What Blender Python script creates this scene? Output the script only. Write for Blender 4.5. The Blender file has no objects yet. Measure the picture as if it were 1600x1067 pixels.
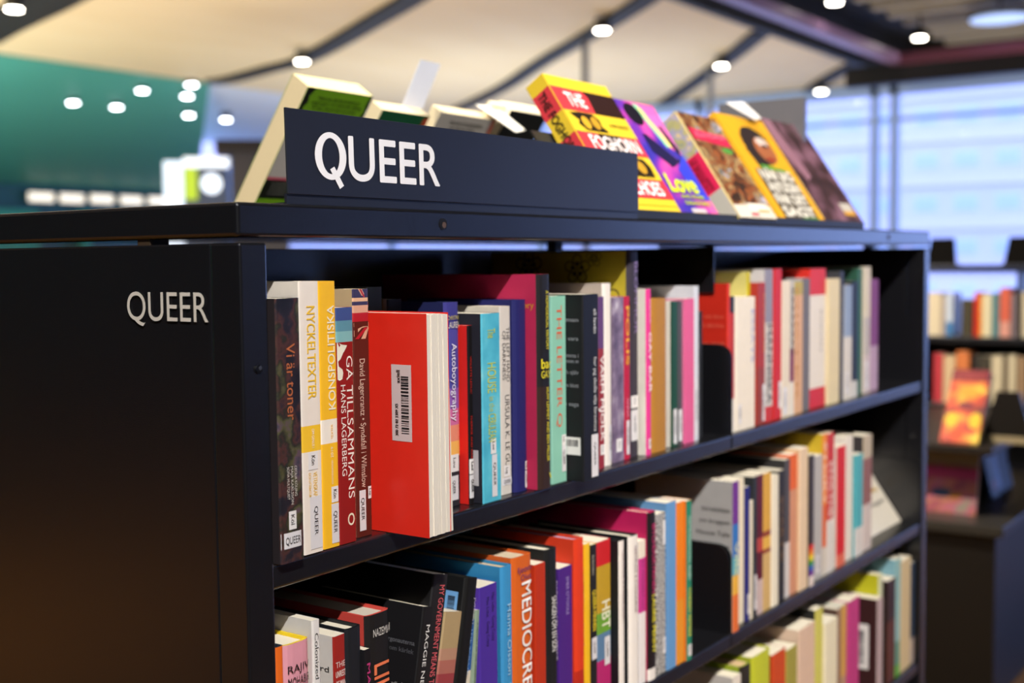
import bpy, bmesh, math, random
from mathutils import Vector, Matrix
random.seed(7)
C = bpy.context.scene.collection
sc = bpy.context.scene

# ------------------------------------------------------------------ camera
cd = bpy.data.cameras.new('camera'); cam = bpy.data.objects.new('camera', cd); C.objects.link(cam)
cam.matrix_world = Matrix(((0.576327, 0.059908, -0.81502, -0.672828), (-0.817155, 0.029694, -0.575653, -0.73884), (-0.010285, 0.997762, 0.066068, -0.020916), (0, 0, 0, 1)))
cd.sensor_width = 36.0; cd.lens = 43.1488; cd.clip_end = 300; cd.clip_start = .02
cd.shift_x = 0; cd.shift_y = 0
cd.dof.use_dof = True; cd.dof.focus_distance = 1.10; cd.dof.aperture_fstop = 4.2
cd.dof.aperture_blades = 0
sc.camera = cam
# ------------------------------------------------------------------ colour management
sc.view_settings.view_transform = 'Standard'; sc.view_settings.look = 'None'
sc.view_settings.exposure = 0.0; sc.view_settings.gamma = 1.0
sc.view_settings.use_curve_mapping = False
# ------------------------------------------------------------------ daylight sky
w = bpy.data.worlds.new('daylight'); sc.world = w; w.use_nodes = True
nt = w.node_tree; bg = nt.nodes['Background']
bg.inputs[0].default_value = (.47, .63, 1.30, 1); bg.inputs[1].default_value = 3.1
# ------------------------------------------------------------------ hall lamps, plus unseen spots, washes and fill added for brightness
def spot(name, loc, aim, watts, size, blend, col, rad=.03):
    l = bpy.data.lights.new(name, 'SPOT'); l.energy = watts; l.spot_size = math.radians(size); l.spot_blend = blend
    l.color = col; l.shadow_soft_size = rad
    o = bpy.data.objects.new(name, l); C.objects.link(o); o.location = loc
    o.rotation_euler = (Vector(aim) - Vector(loc)).to_track_quat('-Z', 'Y').to_euler(); return o
def area(name, loc, aim, watts, sx, sy, col):
    l = bpy.data.lights.new(name, 'AREA'); l.energy = watts; l.shape = 'RECTANGLE'; l.size = sx; l.size_y = sy; l.color = col
    o = bpy.data.objects.new(name, l); C.objects.link(o); o.location = loc
    o.rotation_euler = (Vector(aim) - Vector(loc)).to_track_quat('-Z', 'Y').to_euler(); return o
WARM = (1.0, .86, .68)
spot('track_lamp_key', (-1.7, -2.05, 2.5), (.35, 0, -.35), 850, 48, .5, (1, .985, .965), .03)
spot('track_lamp_key_far', (.7, -2.2, 2.5), (1.4, 0, -.12), 430, 40, .7, (1, .92, .83), .03)
spot('added_spot_lid', (.3, .75, 2.5), (.75, .3, .1), 520, 50, .6, (1, .92, .78), .05)  # unseen spot added to brighten the book tops on the lid
spot('track_lamp_floor', (-2.3, 3.8, 2.45), (-2.3, 3.8, -1.2), 620, 58, .95, (1, .74, .42), .05)
spot('added_spot_bookcase', (1.6, 3.0, 2.45), (4.7, .4, -.4), 1500, 42, .6, (1, .88, .74), .05)  # unseen spot added to light the podium and far bookcase
area('added_ceiling_wash_warm', (5.5, 9.5, -1.3), (6.5, 10.0, 3.0), 540, 8, 6, (1, .91, .79))  # unseen upward light added to brighten the birch ceiling
area('added_ceiling_wash_cool', (15.5, 10.5, -1.3), (16.5, 11.0, 3.0), 420, 5, 9, (.80, .90, 1))  # unseen cool uplight added to lift the ceiling near the windows
area('added_teal_wash', (3.5, 15.0, -1.3), (4.0, 16.5, 3.0), 900, 8, 4, (.9, 1, .97))  # unseen uplight added to make the teal ceiling brighter
area('added_slat_wash', (14.0, .6, -1.3), (15.5, 0, 3.0), 330, 4, 4, (1, .9, .76))  # added light from below so the slats show, no fixture there
area('added_fill', (-2.0, -4.0, 2.4), (0, 0, -.5), 12, 2.0, 2.0, (1, .93, .85))  # weak soft fill added, no real light panel

# ------------------------------------------------------------------ materials
_M = {}
def lin(h):
    h = h.lstrip('#'); v = [int(h[i:i+2], 16) / 255 for i in (0, 2, 4)]
    return tuple(((x + .055) / 1.055) ** 2.4 if x > .04045 else x / 12.92 for x in v) + (1,)
def M(hx, rough=.42, var=.08, metal=0, emit=0, bump=0, spec=.5, scale=60, coat=0):
    k = (hx, rough, var, metal, emit, bump, spec, scale, coat)
    if k in _M: return _M[k]
    m = bpy.data.materials.new('paint_' + hx); m.use_nodes = True; n = m.node_tree; b = n.nodes['Principled BSDF']
    c = lin(hx)
    tc = n.nodes.new('ShaderNodeTexCoord'); no = n.nodes.new('ShaderNodeTexNoise'); no.inputs['Scale'].default_value = scale
    n.links.new(tc.outputs['Object'], no.inputs['Vector'])
    mx = n.nodes.new('ShaderNodeMixRGB'); mx.inputs[1].default_value = tuple(x * (1 - var) for x in c[:3]) + (1,)
    mx.inputs[2].default_value = tuple(min(1, x * (1 + var)) for x in c[:3]) + (1,)
    n.links.new(no.outputs['Fac'], mx.inputs[0]); n.links.new(mx.outputs[0], b.inputs['Base Color'])
    b.inputs['Roughness'].default_value = rough; b.inputs['Metallic'].default_value = metal
    b.inputs['Specular IOR Level'].default_value = spec
    if coat: b.inputs['Coat Weight'].default_value = coat; b.inputs['Coat Roughness'].default_value = .15
    if emit:
        b.inputs['Emission Color'].default_value = c; b.inputs['Emission Strength'].default_value = emit
    if bump:
        bp = n.nodes.new('ShaderNodeBump'); bp.inputs['Strength'].default_value = bump; bp.inputs['Distance'].default_value = .0006
        n2 = n.nodes.new('ShaderNodeTexNoise'); n2.inputs['Scale'].default_value = 900
        n.links.new(tc.outputs['Object'], n2.inputs['Vector']); n.links.new(n2.outputs['Fac'], bp.inputs['Height']); n.links.new(bp.outputs[0], b.inputs['Normal'])
    _M[k] = m; return m
def M_art(name, stops, scale=30, kind='noise', rough=.45, detail=4, dist=0):
    k = ('art', name)
    if k in _M: return _M[k]
    m = bpy.data.materials.new('print_' + name); m.use_nodes = True; n = m.node_tree; b = n.nodes['Principled BSDF']
    tc = n.nodes.new('ShaderNodeTexCoord')
    if kind == 'voronoi': t = n.nodes.new('ShaderNodeTexVoronoi'); out = t.outputs['Color']
    else: t = n.nodes.new('ShaderNodeTexNoise'); t.inputs['Detail'].default_value = detail; t.inputs['Distortion'].default_value = dist; out = t.outputs['Fac']
    t.inputs['Scale'].default_value = scale
    n.links.new(tc.outputs['Object'], t.inputs['Vector'])
    r = n.nodes.new('ShaderNodeValToRGB'); e = r.color_ramp.elements
    while len(e) > 1: e.remove(e[-1])
    e[0].position = stops[0][0]; e[0].color = lin(stops[0][1])
    for p, c in stops[1:]: q = e.new(p); q.color = lin(c)
    n.links.new(out, r.inputs[0]); n.links.new(r.outputs[0], b.inputs['Base Color']); b.inputs['Roughness'].default_value = rough
    _M[k] = m; return m
def M_pages(hx, axis='X'):
    k = ('pages', hx, axis)
    if k in _M: return _M[k]
    m = bpy.data.materials.new('paper_edges'); m.use_nodes = True; n = m.node_tree; b = n.nodes['Principled BSDF']
    tc = n.nodes.new('ShaderNodeTexCoord'); wv = n.nodes.new('ShaderNodeTexWave'); wv.wave_type = 'BANDS'; wv.bands_direction = axis
    wv.inputs['Scale'].default_value = 260; wv.inputs['Distortion'].default_value = 2.5; wv.inputs['Detail'].default_value = 3; wv.inputs['Detail Scale'].default_value = .4
    n.links.new(tc.outputs['Object'], wv.inputs['Vector'])
    mx = n.nodes.new('ShaderNodeMixRGB'); c = lin(hx); mx.inputs[1].default_value = tuple(x * .8 for x in c[:3]) + (1,); mx.inputs[2].default_value = c
    n.links.new(wv.outputs['Fac'], mx.inputs[0]); n.links.new(mx.outputs[0], b.inputs['Base Color']); b.inputs['Roughness'].default_value = .8
    _M[k] = m; return m
BLACK = M('131316', .27, .05, bump=.10, spec=.85, coat=0)           # powder coated steel

# ------------------------------------------------------------------ mesh helpers
class MB:
    def __init__(s): s.v = []; s.f = []; s.m = []; s.mats = []
    def mi(s, mat):
        if mat not in s.mats: s.mats.append(mat)
        return s.mats.index(mat)
    def face(s, pts, mat):
        i = len(s.v); s.v += [tuple(p) for p in pts]; s.f.append(tuple(range(i, i + len(pts)))); s.m.append(s.mi(mat))
    def box(s, a, b, mat, rot=None):
        x0, y0, z0 = a; x1, y1, z1 = b
        p = [(x0,y0,z0),(x1,y0,z0),(x1,y1,z0),(x0,y1,z0),(x0,y0,z1),(x1,y0,z1),(x1,y1,z1),(x0,y1,z1)]
        if rot: p = [rot @ Vector(q) for q in p]
        i = len(s.v); s.v += [tuple(q) for q in p]
        for f in ((0,3,2,1),(4,5,6,7),(0,1,5,4),(1,2,6,5),(2,3,7,6),(3,0,4,7)):
            s.f.append(tuple(i + k for k in f)); s.m.append(s.mi(mat))
    def prism(s, poly, z0, z1, mat, tf=lambda p: p):
        n = len(poly); i = len(s.v)
        s.v += [tf((x, y, z0)) for x, y in poly] + [tf((x, y, z1)) for x, y in poly]
        k = s.mi(mat)
        s.f.append(tuple(i + j for j in range(n - 1, -1, -1))); s.m.append(k)
        s.f.append(tuple(i + n + j for j in range(n))); s.m.append(k)
        for j in range(n):
            a, b = i + j, i + (j + 1) % n
            s.f.append((a, b, b + n, a + n)); s.m.append(k)
    def cyl(s, c, axis, r, h, mat, n=16, r2=None):
        a = Vector(axis).normalized(); u = a.orthogonal().normalized(); v = a.cross(u); c = Vector(c); r2 = r if r2 is None else r2
        i = len(s.v); k = s.mi(mat)
        for q, (cc, rr) in enumerate(((c, r), (c + a * h, r2))):
            s.v += [tuple(cc + (u * math.cos(t) + v * math.sin(t)) * rr) for t in [2 * math.pi * j / n for j in range(n)]]
        s.f.append(tuple(i + j for j in range(n - 1, -1, -1))); s.m.append(k)
        s.f.append(tuple(i + n + j for j in range(n))); s.m.append(k)
        for j in range(n):
            s.f.append((i + j, i + (j + 1) % n, i + n + (j + 1) % n, i + n + j)); s.m.append(k)
    def build(s, name, parent=None, smooth=False, bevel=0, seg=2, weld=False):
        me = bpy.data.meshes.new(name); me.from_pydata(s.v, [], s.f)
        for m in s.mats: me.materials.append(m)
        for p, k in zip(me.polygons, s.m): p.material_index = k; p.use_smooth = smooth
        me.update()
        o = bpy.data.objects.new(name, me); C.objects.link(o)
        if parent: o.parent = parent
        if weld:
            wm = o.modifiers.new('weld', 'WELD'); wm.merge_threshold = 1e-5
        if bevel:
            b = o.modifiers.new('bevel', 'BEVEL'); b.width = bevel; b.segments = seg; b.limit_method = 'ANGLE'; b.harden_normals = False
        return o
def tag(o, label, cat, group=None, kind=None):
    o['label'] = label; o['category'] = cat
    if group: o['group'] = group
    if kind: o['kind'] = kind
    return o
def empty(name, loc, label, cat, group=None, rot=(0, 0, 0)):
    o = bpy.data.objects.new(name, None); C.objects.link(o); o.location = loc; o.rotation_euler = rot; o.empty_display_size = .02
    return tag(o, label, cat, group)
def struct(o): o['kind'] = 'structure'; return o
# lettering: every glyph run becomes a flat mesh, unit cap height, unit width
_T = {}
def text_verts(s, bold=0.0):
    k = (s, bold)
    if k in _T: return _T[k]
    cu = bpy.data.curves.new('lettering', 'FONT'); cu.body = s; cu.resolution_u = 10 if len(s) < 7 else 4; cu.fill_mode = 'FRONT'
    ob = bpy.data.objects.new('lettering', cu); me = bpy.data.meshes.new_from_object(ob)
    v = [(p.co.x, p.co.y) for p in me.vertices]; f = [tuple(p.vertices) for p in me.polygons]
    bpy.data.objects.remove(ob); bpy.data.meshes.remove(me); bpy.data.curves.remove(cu)
    if not v: _T[k] = ([], []); return _T[k]
    if bold > .007:                                                  # heavier weight: the same outlines struck again, slightly shifted
        n = len(v); v0, f0 = v, f; v, f = [], []
        for i, (dx, dy) in enumerate(((-1, 0), (1, 0), (0, -1), (0, 1))):
            v += [(x + dx * bold, y + dy * bold) for x, y in v0]; f += [tuple(q + i * n for q in p) for p in f0]
    x0 = min(p[0] for p in v); x1 = max(p[0] for p in v); cap = .69
    _T[k] = ([((x - x0) / (x1 - x0), y / cap) for x, y in v], f); return _T[k]
def letters(name, s, mat, place, parent, bold=.012):
    """place(u, v) -> 3D point; u runs along the line 0..1, v is height in cap heights"""
    v, f = text_verts(s, bold)
    if not v: return None
    o0 = Vector(place(0, 0)); nn = (Vector(place(1, 0)) - o0).cross(Vector(place(0, 1)) - o0).normalized() * .00005
    per = len(v) // 4 if bold > .007 else len(v)
    me = bpy.data.meshes.new(name); me.from_pydata([tuple(Vector(place(u, q)) + nn * (i // per)) for i, (u, q) in enumerate(v)], [], f); me.materials.append(mat); me.update()
    o = bpy.data.objects.new(name, me); C.objects.link(o)
    if parent: o.parent = parent
    return o

# ------------------------------------------------------------------ the hall
FZ = -1.50
PLASTER = M('d9d4c8', .8, .03, scale=3)
def slab(name, pts, mat, th=.05, kind=True):
    b = MB(); p = [Vector(q) for q in pts]; n = (p[1] - p[0]).cross(p[2] - p[0]).normalized() * th
    b.face(p, mat); b.face([q + n for q in reversed(p)], mat)
    for i in range(len(p)):
        j = (i + 1) % len(p); b.face([p[i], p[i] + n, p[j] + n, p[j]], mat)
    o = b.build(name); return struct(o)
def M_wood(name, c1, c2, scale=(1, 8, 1), rough=.4):
    m = bpy.data.materials.new(name); m.use_nodes = True; n = m.node_tree; b = n.nodes['Principled BSDF']
    tc = n.nodes.new('ShaderNodeTexCoord'); mp = n.nodes.new('ShaderNodeMapping'); mp.inputs['Scale'].default_value = scale
    no = n.nodes.new('ShaderNodeTexNoise'); no.inputs['Scale'].default_value = 1.2; no.inputs['Detail'].default_value = 5
    n.links.new(tc.outputs['Object'], mp.inputs[0]); n.links.new(mp.outputs[0], no.inputs['Vector'])
    mx = n.nodes.new('ShaderNodeMixRGB'); mx.inputs[1].default_value = lin(c1); mx.inputs[2].default_value = lin(c2)
    n.links.new(no.outputs['Fac'], mx.inputs[0]); n.links.new(mx.outputs[0], b.inputs['Base Color']); b.inputs['Roughness'].default_value = rough
    return m
OAK = M_wood('oak_floor', 'a8742e', 'c08a40', (1, 7, 1), .35)
slab('floor', [(-7,-9,FZ),(-7,20.4,FZ),(18.4,20.4,FZ),(18.4,-9,FZ)], OAK, .1)
CREAM = M_wood('birch_veneer', 'dcc394', 'e6d2aa', (.6, 1.6, 1), .6)
slab('ceiling', [(-7,5.12,2.62),(18.3,5.12,2.62),(18.3,13.4,2.62),(-7,13.4,2.62)], CREAM, .06)
WINDOW_LIT = M('d6dbe4', .6, .03, scale=2)  # pale tone: window light reflected by the ceiling, put into the colour
slab('ceiling', [(11.7,13.4,2.62),(18.3,13.4,2.62),(18.3,20.3,2.62),(17.2,20.3,2.62)], WINDOW_LIT, .06)
TEAL = M('4a9a8a', .55, .12, scale=.35)
slab('ceiling', [(-7,13.4,2.60),(11.7,13.4,2.60),(17.2,20.2,1.50),(-7,20.2,1.50)], TEAL, .05)
slab('wall_back', [(-7,20.2,FZ),(-7,20.2,1.5),(18.3,20.2,1.5),(18.3,20.2,FZ)], M('14505c', .5, .06, scale=1), .1)
slab('wall_left', [(-7,-9,FZ),(-7,-9,3),(-7,20.3,3),(-7,20.3,FZ)], M('15120e', .7, .05, scale=2), .1)
slab('wall_front', [(9.3,-9,FZ),(9.3,-9,3.2),(-7,-9,3.2),(-7,-9,FZ)], M('3a3128', .7, .05, scale=2), .1)
slab('wall_lintel', [(18.1,-9,2.6),(18.1,-9,3.2),(18.1,20.3,3.2),(18.1,20.3,2.6)], M('17140f', .6, .1, scale=4), .1)
DARK = M('17140f', .6, .1, scale=4)
slab('ceiling', [(-7,-9,3.15),(18.3,-9,3.15),(18.3,5.12,3.15),(-7,5.12,3.15)], DARK, .06)
b = MB(); b.box((-7, 5.04, 2.56), (18.3, 5.14, 3.2), DARK); struct(b.build('trim_1'))
b = MB(); b.box((-7, 4.26, 2.40), (15.0, 4.40, 2.52), M('8a6a86', .35, .05)); struct(b.build('trim_2'))
b = MB(); b.box((14.9, -9, 2.40), (15.06, 4.40, 2.52), M('6e3a4a', .4, .05)); struct(b.build('trim_3'))
b = MB(); b.box((15.12, -9, 2.1843), (15.32, 5.04, 2.4335), M('0e0c10', .5, .05)); struct(b.build('wall_fascia'))
# slatted open ceiling over the reading side: each slat a part
slat_root = MB(); slat_root.box((-6.9, 4.42, 3.0), (14.8, 4.48, 3.1), DARK); slat_root = struct(slat_root.build('trim_4'))
sl = MB(); sl.box((-.09, -8.8, 0), (.09, 4.4, .09), M('a89c86', .6, .06, scale=3)); sl0 = sl.build('slat', slat_root); sl0.location = (5.0, 0, 2.98)
x = 5.0
for i in range(40):
    x += .62
    if x > 17.9: break
    o = sl0.copy(); C.objects.link(o); o.parent = slat_root; o.location = (x, 0, 2.98)
# curved light tracks let into the birch ceiling
def track(name, pts, wid):
    p = [Vector(q) for q in pts]; b = MB(); mt = M('0c0b09', .7, .05); z0, z1 = 2.575, 2.63
    fine = []
    for i in range(len(p) - 1):
        for k in range(4):
            t = k / 4; a = p[max(i-1,0)]; bb = p[i]; c = p[i+1]; d = p[min(i+2, len(p)-1)]
            fine.append(.5 * ((2*bb) + (c-a)*t + (2*a-5*bb+4*c-d)*t*t + (3*bb-a-3*c+d)*t**3))
    fine.append(p[-1]); L = []; R = []
    for i, q in enumerate(fine):
        d = (fine[min(i+1, len(fine)-1)] - fine[max(i-1, 0)]).normalized(); nn = Vector((-d.y, d.x, 0)) * wid / 2
        L.append(q + nn); R.append(q - nn)
    poly = [(q.x, q.y) for q in L] + [(q.x, q.y) for q in reversed(R)]
    for i in range(len(L) - 1):
        b.prism([(L[i].x,L[i].y),(R[i].x,R[i].y),(R[i+1].x,R[i+1].y),(L[i+1].x,L[i+1].y)], z0, z1, mt)
    return struct(b.build(name))
track('trim_5', [(11.5304, 13.1668, 2.6),(11.5339, 12.7648, 2.6),(11.2218, 11.6563, 2.6),(10.9971, 10.8273, 2.6),(10.3898, 9.6824, 2.6),(9.63, 8.3866, 2.6),(8.9982, 7.3091, 2.6),(8.3642, 6.3201, 2.6)], .27)
track('trim_6', [(16.7972, 12.9499, 2.6),(14.8388, 10.4093, 2.6),(12.9938, 8.3503, 2.6),(11.7818, 6.911, 2.6),(10.5715, 5.5491, 2.6),(9.865, 4.8084, 2.6)], .23)
track('trim_7', [(18.9352, 9.9726, 2.6),(17.8803, 9.1521, 2.6),(14.945, 6.7938, 2.6),(12.8653, 5.2198, 2.6)], .23)
track('trim_8', [(19.6711, 7.6771, 2.6),(18.6056, 7.0169, 2.6),(17.0934, 6.061, 2.6),(15.6715, 5.0284, 2.6)], .23)
track('trim_9', [(7.5615, 12.6813, 2.6),(7.2168, 11.6182, 2.6),(6.8813, 10.413, 2.6),(6.5424, 9.3017, 2.6)], .55)
# track spotlights
LENS = M('fff6e6', .3, 0, emit=26); LENSC = M('f2f8ff', .3, 0, emit=22)
def lamp(loc, label, size=.075, lens=LENS, group=None, stem=0):
    r = empty('track_spotlight', loc, label, 'lamp', group)
    b = MB(); b.cyl((0, 0, .0), (0, 0, 1), size, .12, M('1b1a18', .4, .05), 14); b.build('housing', r)
    if stem: b = MB(); b.cyl((0, 0, .12), (0, 0, 1), .02, stem, M('1b1a18', .4, .05), 8); b.build('stem', r)
    b = MB(); b.cyl((0, 0, -.012), (0, 0, 1), size * .86, .01, lens, 14); b.build('lens', r)
    return r
for (p, lab) in (((10.4183, 10.2319, 2.46), 'lit spotlight on the curved black track above the leftmost top book'),
                 ((10.9476, 6.2274, 2.46), 'lit spotlight on the second curved track, above the sign end'),
                 ((14.0502, 6.2988, 2.46), 'lit spotlight on the track above the collage covered book'),
                 ((17.2613, 6.194, 2.46), 'lit spotlight on the short track nearest the windows'),
                 ((6.4397, 10.1567, 2.46), 'lit spotlight in the black recess at the ceiling corner')):
    lamp(p, lab, .085)
lamp((12.234, 4.1073, 2.7), 'lit spotlight under the slatted ceiling, further from the windows', .085, stem=.33)
lamp((14.9921, 4.0402, 2.7), 'lit spotlight hanging from the slatted ceiling near the purple beam', .085, stem=.33)
# slim grey columns under the tracks and the round lamp of the reading side
for cpt in ((11.9799, 7.0868, 2.58), (15.1374, 6.9846, 2.58)):
    b = MB(); b.cyl((cpt[0], cpt[1], FZ), (0, 0, 1), .045, cpt[2] - FZ, M('8d8f94', .4, .05), 16); struct(b.build('column'))
r = empty('ceiling_lamp', (14.6778, 3.0092, 2.75), 'flat round bluish lamp hanging under the slatted ceiling by the windows', 'lamp')
b = MB(); b.cyl((0, 0, .02), (0, 0, 1), .36, .05, M('4a4c52', .4, .05), 28); b.build('housing', r)
b = MB(); b.cyl((0, 0, 0), (0, 0, 1), .33, .02, M('a9c2f2', .4, .05, emit=.9), 28); b.build('diffuser', r)
b = MB(); b.cyl((0, 0, .07), (0, 0, 1), .012, .33, M('1b1a18', .4, .05), 8); b.build('stem', r)
# recessed spots in the teal ceiling
for (u, lab) in (((10.369, 14.8063, 2.3725), 'first recessed spotlight in the teal ceiling from the open side'),
                 ((11.1004, 14.7789, 2.3769), 'second recessed spotlight in the teal ceiling, lower of a pair'),
                 ((10.877, 13.8916, 2.5205), 'recessed teal ceiling spotlight set higher than its left neighbour'),
                 ((11.3347, 13.366, 2.6055), 'topmost recessed spotlight of the stack of three in the teal ceiling'),
                 ((11.6844, 13.8836, 2.5218), 'middle recessed spotlight of the stack of three in the teal ceiling'),
                 ((12.4637, 14.7726, 2.378), 'lowest recessed spotlight of the stack of three in the teal ceiling'),
                 ((13.2389, 14.7799, 2.3768), 'recessed teal ceiling spotlight nearest the tall thick book')):
    lamp((u[0], u[1], u[2] - .05), lab, .085, LENSC)
# row of lit boxes on the teal wall, with posts
for i, uu in enumerate(((13.3392, 20.1, 1.2672), (14.011, 20.1, 1.2664), (14.7006, 20.1, 1.2778), (15.4072, 20.1, 1.2762), (16.0989, 20.1, 1.2862))):
    r = empty('wall_light', (uu[0], 20.1, uu[2]), ['first','second','third','fourth','fifth'][i] + ' lit white box in the row on the dark teal wall', 'lamp')
    b = MB(); b.box((-.29, -.02, -.10), (.29, .08, .10), M('20403c', .5, .05)); b.build('housing', r, bevel=.01)
    b = MB(); b.box((-.27, -.04, -.085), (.27, -.021, .085), M('fff2dc', .4, 0, emit=1.1)); b.build('diffuser', r, bevel=.01)
for i, uu in enumerate(((13.1515, 20.1, 0.9958), (14.2764, 20.1, 1.0256))):
    b = MB(); b.box((uu[0] - .1, 20.0, FZ), (uu[0] + .1, 20.19, uu[2] + .02), M('2c8f7c', .5, .05)); struct(b.build('column'))
b = MB(); b.box((-7, 19.9, FZ), ((13.0975, 20.1, 0.9944)[0], 20.19, (13.0985, 20.1, 1.0184)[2]), M('2c8f7c', .5, .05)); struct(b.build('wall_plinth'))

# ------------------------------------------------------------------ glazed facade
ALU = M('a4bde6', .4, .05)
def M_glass():
    m = bpy.data.materials.new('window_glass'); m.use_nodes = True; n = m.node_tree
    for q in list(n.nodes): n.nodes.remove(q)
    o = n.nodes.new('ShaderNodeOutputMaterial'); t = n.nodes.new('ShaderNodeBsdfTransparent'); g = n.nodes.new('ShaderNodeBsdfGlossy'); mx = n.nodes.new('ShaderNodeMixShader')
    t.inputs[0].default_value = (.93, .97, 1, 1); g.inputs['Roughness'].default_value = .03; fr = n.nodes.new('ShaderNodeFresnel'); fr.inputs[0].default_value = 1.35
    n.links.new(fr.outputs[0], mx.inputs[0]); n.links.new(t.outputs[0], mx.inputs[1]); n.links.new(g.outputs[0], mx.inputs[2]); n.links.new(mx.outputs[0], o.inputs[0]); return m
GLASS = M_glass()
edges = [20.2, 15.4, 11.8, 8.6, 5.637, 5.332, .2, -2.6, -5.6, -9]
for i in range(len(edges) - 1):
    y1, y0 = edges[i], edges[i + 1]
    b = MB(); t = .06
    b.box((18.0, y0, FZ), (18.14, y0 + t, 2.6), ALU); b.box((18.0, y1 - t, FZ), (18.14, y1, 2.6), ALU)
    b.box((18.0, y0, 2.42), (18.14, y1, 2.6), ALU); b.box((18.0, y0, FZ), (18.14, y1, FZ + .12), ALU)
    b.box((18.02, y0, 2.02), (18.12, y1, 2.08), ALU)
    o = struct(b.build('window_%d' % (i + 1)))
    for (z0, z1) in ((FZ + .1, 2.03), (2.07, 2.44)):
        g = MB(); g.box((18.06, y0 + .03, z0), (18.075, y1 - .03, z1), GLASS); g.build('pane', o)
for i in range(2):  # unseen front glazing, added and sized for the blue reflection on the lid
    x0 = 9.3 + i * 4.4; x1 = x0 + 4.4; b = MB(); t = .06
    for xx in (x0, x1 - t): b.box((xx, -9.14, FZ), (xx + t, -9.0, 3.2), ALU)
    for z0, z1 in ((3.05, 3.2), (FZ, FZ + .12), (2.02, 2.08)): b.box((x0, -9.14, z0), (x1, -9.0, z1), ALU)
    o = struct(b.build('window_%d' % (i + 20)))
    for (z0, z1) in ((FZ + .1, 2.03), (2.07, 3.07)):
        g = MB(); g.box((x0 + .03, -9.075, z0), (x1 - .03, -9.06, z1), GLASS); g.build('pane', o)
# the building across the street and the street itself
slab('street', [(18.5,-60,FZ-3),(18.5,130,FZ-3),(130,130,FZ-3),(130,-60,FZ-3)], M('a9abb0', .8, .04, scale=.3), .1)
bld = empty('office_building', (95, 14, FZ - 3), 'pale office block with rows of windows seen through the glass facade', 'building')
b = MB(); b.box((0, -6, 0), (14, 110, 24.0), M('dccfd4', .8, .04, scale=.3)); b.build('wall', bld)
b = MB(); b.box((-.4, -6.4, 24.0), (14.4, 110.4, 24.6), M('b8b6b8', .8, .04)); b.build('roof', bld)
wm = MB(); wm.box((-.06, 0, 0), (.05, 1.7, 1.1), M('d5dce6', .4, .05)); w0 = wm.build('window', bld)
pm = MB(); pm.box((-.09, .12, .12), (-.05, 1.58, .98), M('c6ccd8', .4, .05)); p0 = pm.build('pane', w0)
first = True
for r in range(6):
    for k in range(32):
        if first: o = w0; first = False
        else:
            o = w0.copy(); C.objects.link(o); o.parent = bld
            q = p0.copy(); C.objects.link(q); q.parent = o
        o.location = (0, -5 + k * 3.0, 1.3 + r * 3.3)
for r in range(6):
    b = MB(); b.box((-.25, -6, 3.2 + r * 3.3), (0, 110, 3.7 + r * 3.3), M('e6d6dc', .8, .03)); b.build('ledge', bld)

# ------------------------------------------------------------------ the steel bookcase
X2 = 1.83; W = .0296; G = .0047; DEP = .60; TH = .0276; XM = X2 / 2
SH = [-.2710, -.5578, -.8446, -1.1312, -1.418]; LIP = .0218
case = empty('bookcase', (0, 0, FZ), 'black double sided steel bookcase with white lettering on its end panel', 'bookcase')
def part(mb, name, **k):
    o = mb.build(name, case, **k); o.location = (0, 0, -FZ); return o
b = MB()                                                            # lid: sides, top, with a lightening hole in the front edge
b.box((-.001, .0005, 0), (X2 + .001, DEP, TH), BLACK); part(b, 'lid', bevel=.003, seg=3)
b = MB(); b.box((.003, .004, -.0007), (X2 - .003, DEP - .003, .0002), M('101217', .09, .03, spec=1.0)); part(b, 'lid_underside')
for hx in (0.2603, 1.5787):
    b = MB(); b.cyl((hx, .0004, 0.0146), (0, -1, 0), .0056, .0006, M('050505', .6, 0), 20)
    b.cyl((hx + .001, -.0003, 0.0146 - .001), (0, -1, 0), .0030, .0002, M('5a4438', .6, 0), 12)
    part(b, 'screw_hole')
for xs in (0, X2 - W):
    b = MB(); b.box((xs, 0, FZ + .0), (xs + W, .035, -G), BLACK); b.box((xs, DEP - .035, FZ), (xs + W, DEP, -G), BLACK); part(b, 'upright', bevel=.0022, seg=3)
    b = MB(); b.box((xs + .0012, .0362, FZ + .01), (xs + W - .004, DEP - .0362, -G - .0002), BLACK); part(b, 'end_panel', bevel=.0015)
for (xs, ys) in ((.012, .12), (.012, .48), (X2 - .012, .12), (X2 - .012, .48), (XM, .3)):
    b = MB(); b.box((xs - .01, ys - .008, -G - .001), (xs + .01, ys + .008, .0006), M('3a2c1e', .5, .05)); part(b, 'spacer')
b = MB(); b.box((W, .292, FZ + .02), (X2 - W, .308, -.0052), BLACK); part(b, 'back_panel', bevel=.001)
for z in SH:
    for (xa, xb) in ((W + .0004, XM - .0006), (XM + .0006, X2 - W - .0004)):
        b = MB(); b.box((xa, .0034, z - LIP), (xb, .2915, z), BLACK); part(b, 'shelf_board', bevel=.0028, seg=3)
        b = MB(); b.box((xa, .3085, z - LIP), (xb, DEP - .0034, z), BLACK); part(b, 'shelf_board', bevel=.0028, seg=2)
def plate(x, y0, y1, z0, z1, th=.0016, up=True):
    r = .02; pts = []
    if up:
        pts = [(y1, z0), (y0, z0), (y0, z1 - r)] + [(y0 + r - r * math.cos(a), z1 - r + r * math.sin(a)) for a in [math.pi / 2 * k / 5 for k in range(1, 6)]] + [(y1, z1)]
    else:
        pts = [(y1, z1), (y1, z0), (y0, z0), (y0, z1)]
    b = MB(); b.prism(pts, x, x + th, BLACK, tf=lambda p: (p[2], p[0], p[1])); return b
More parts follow.
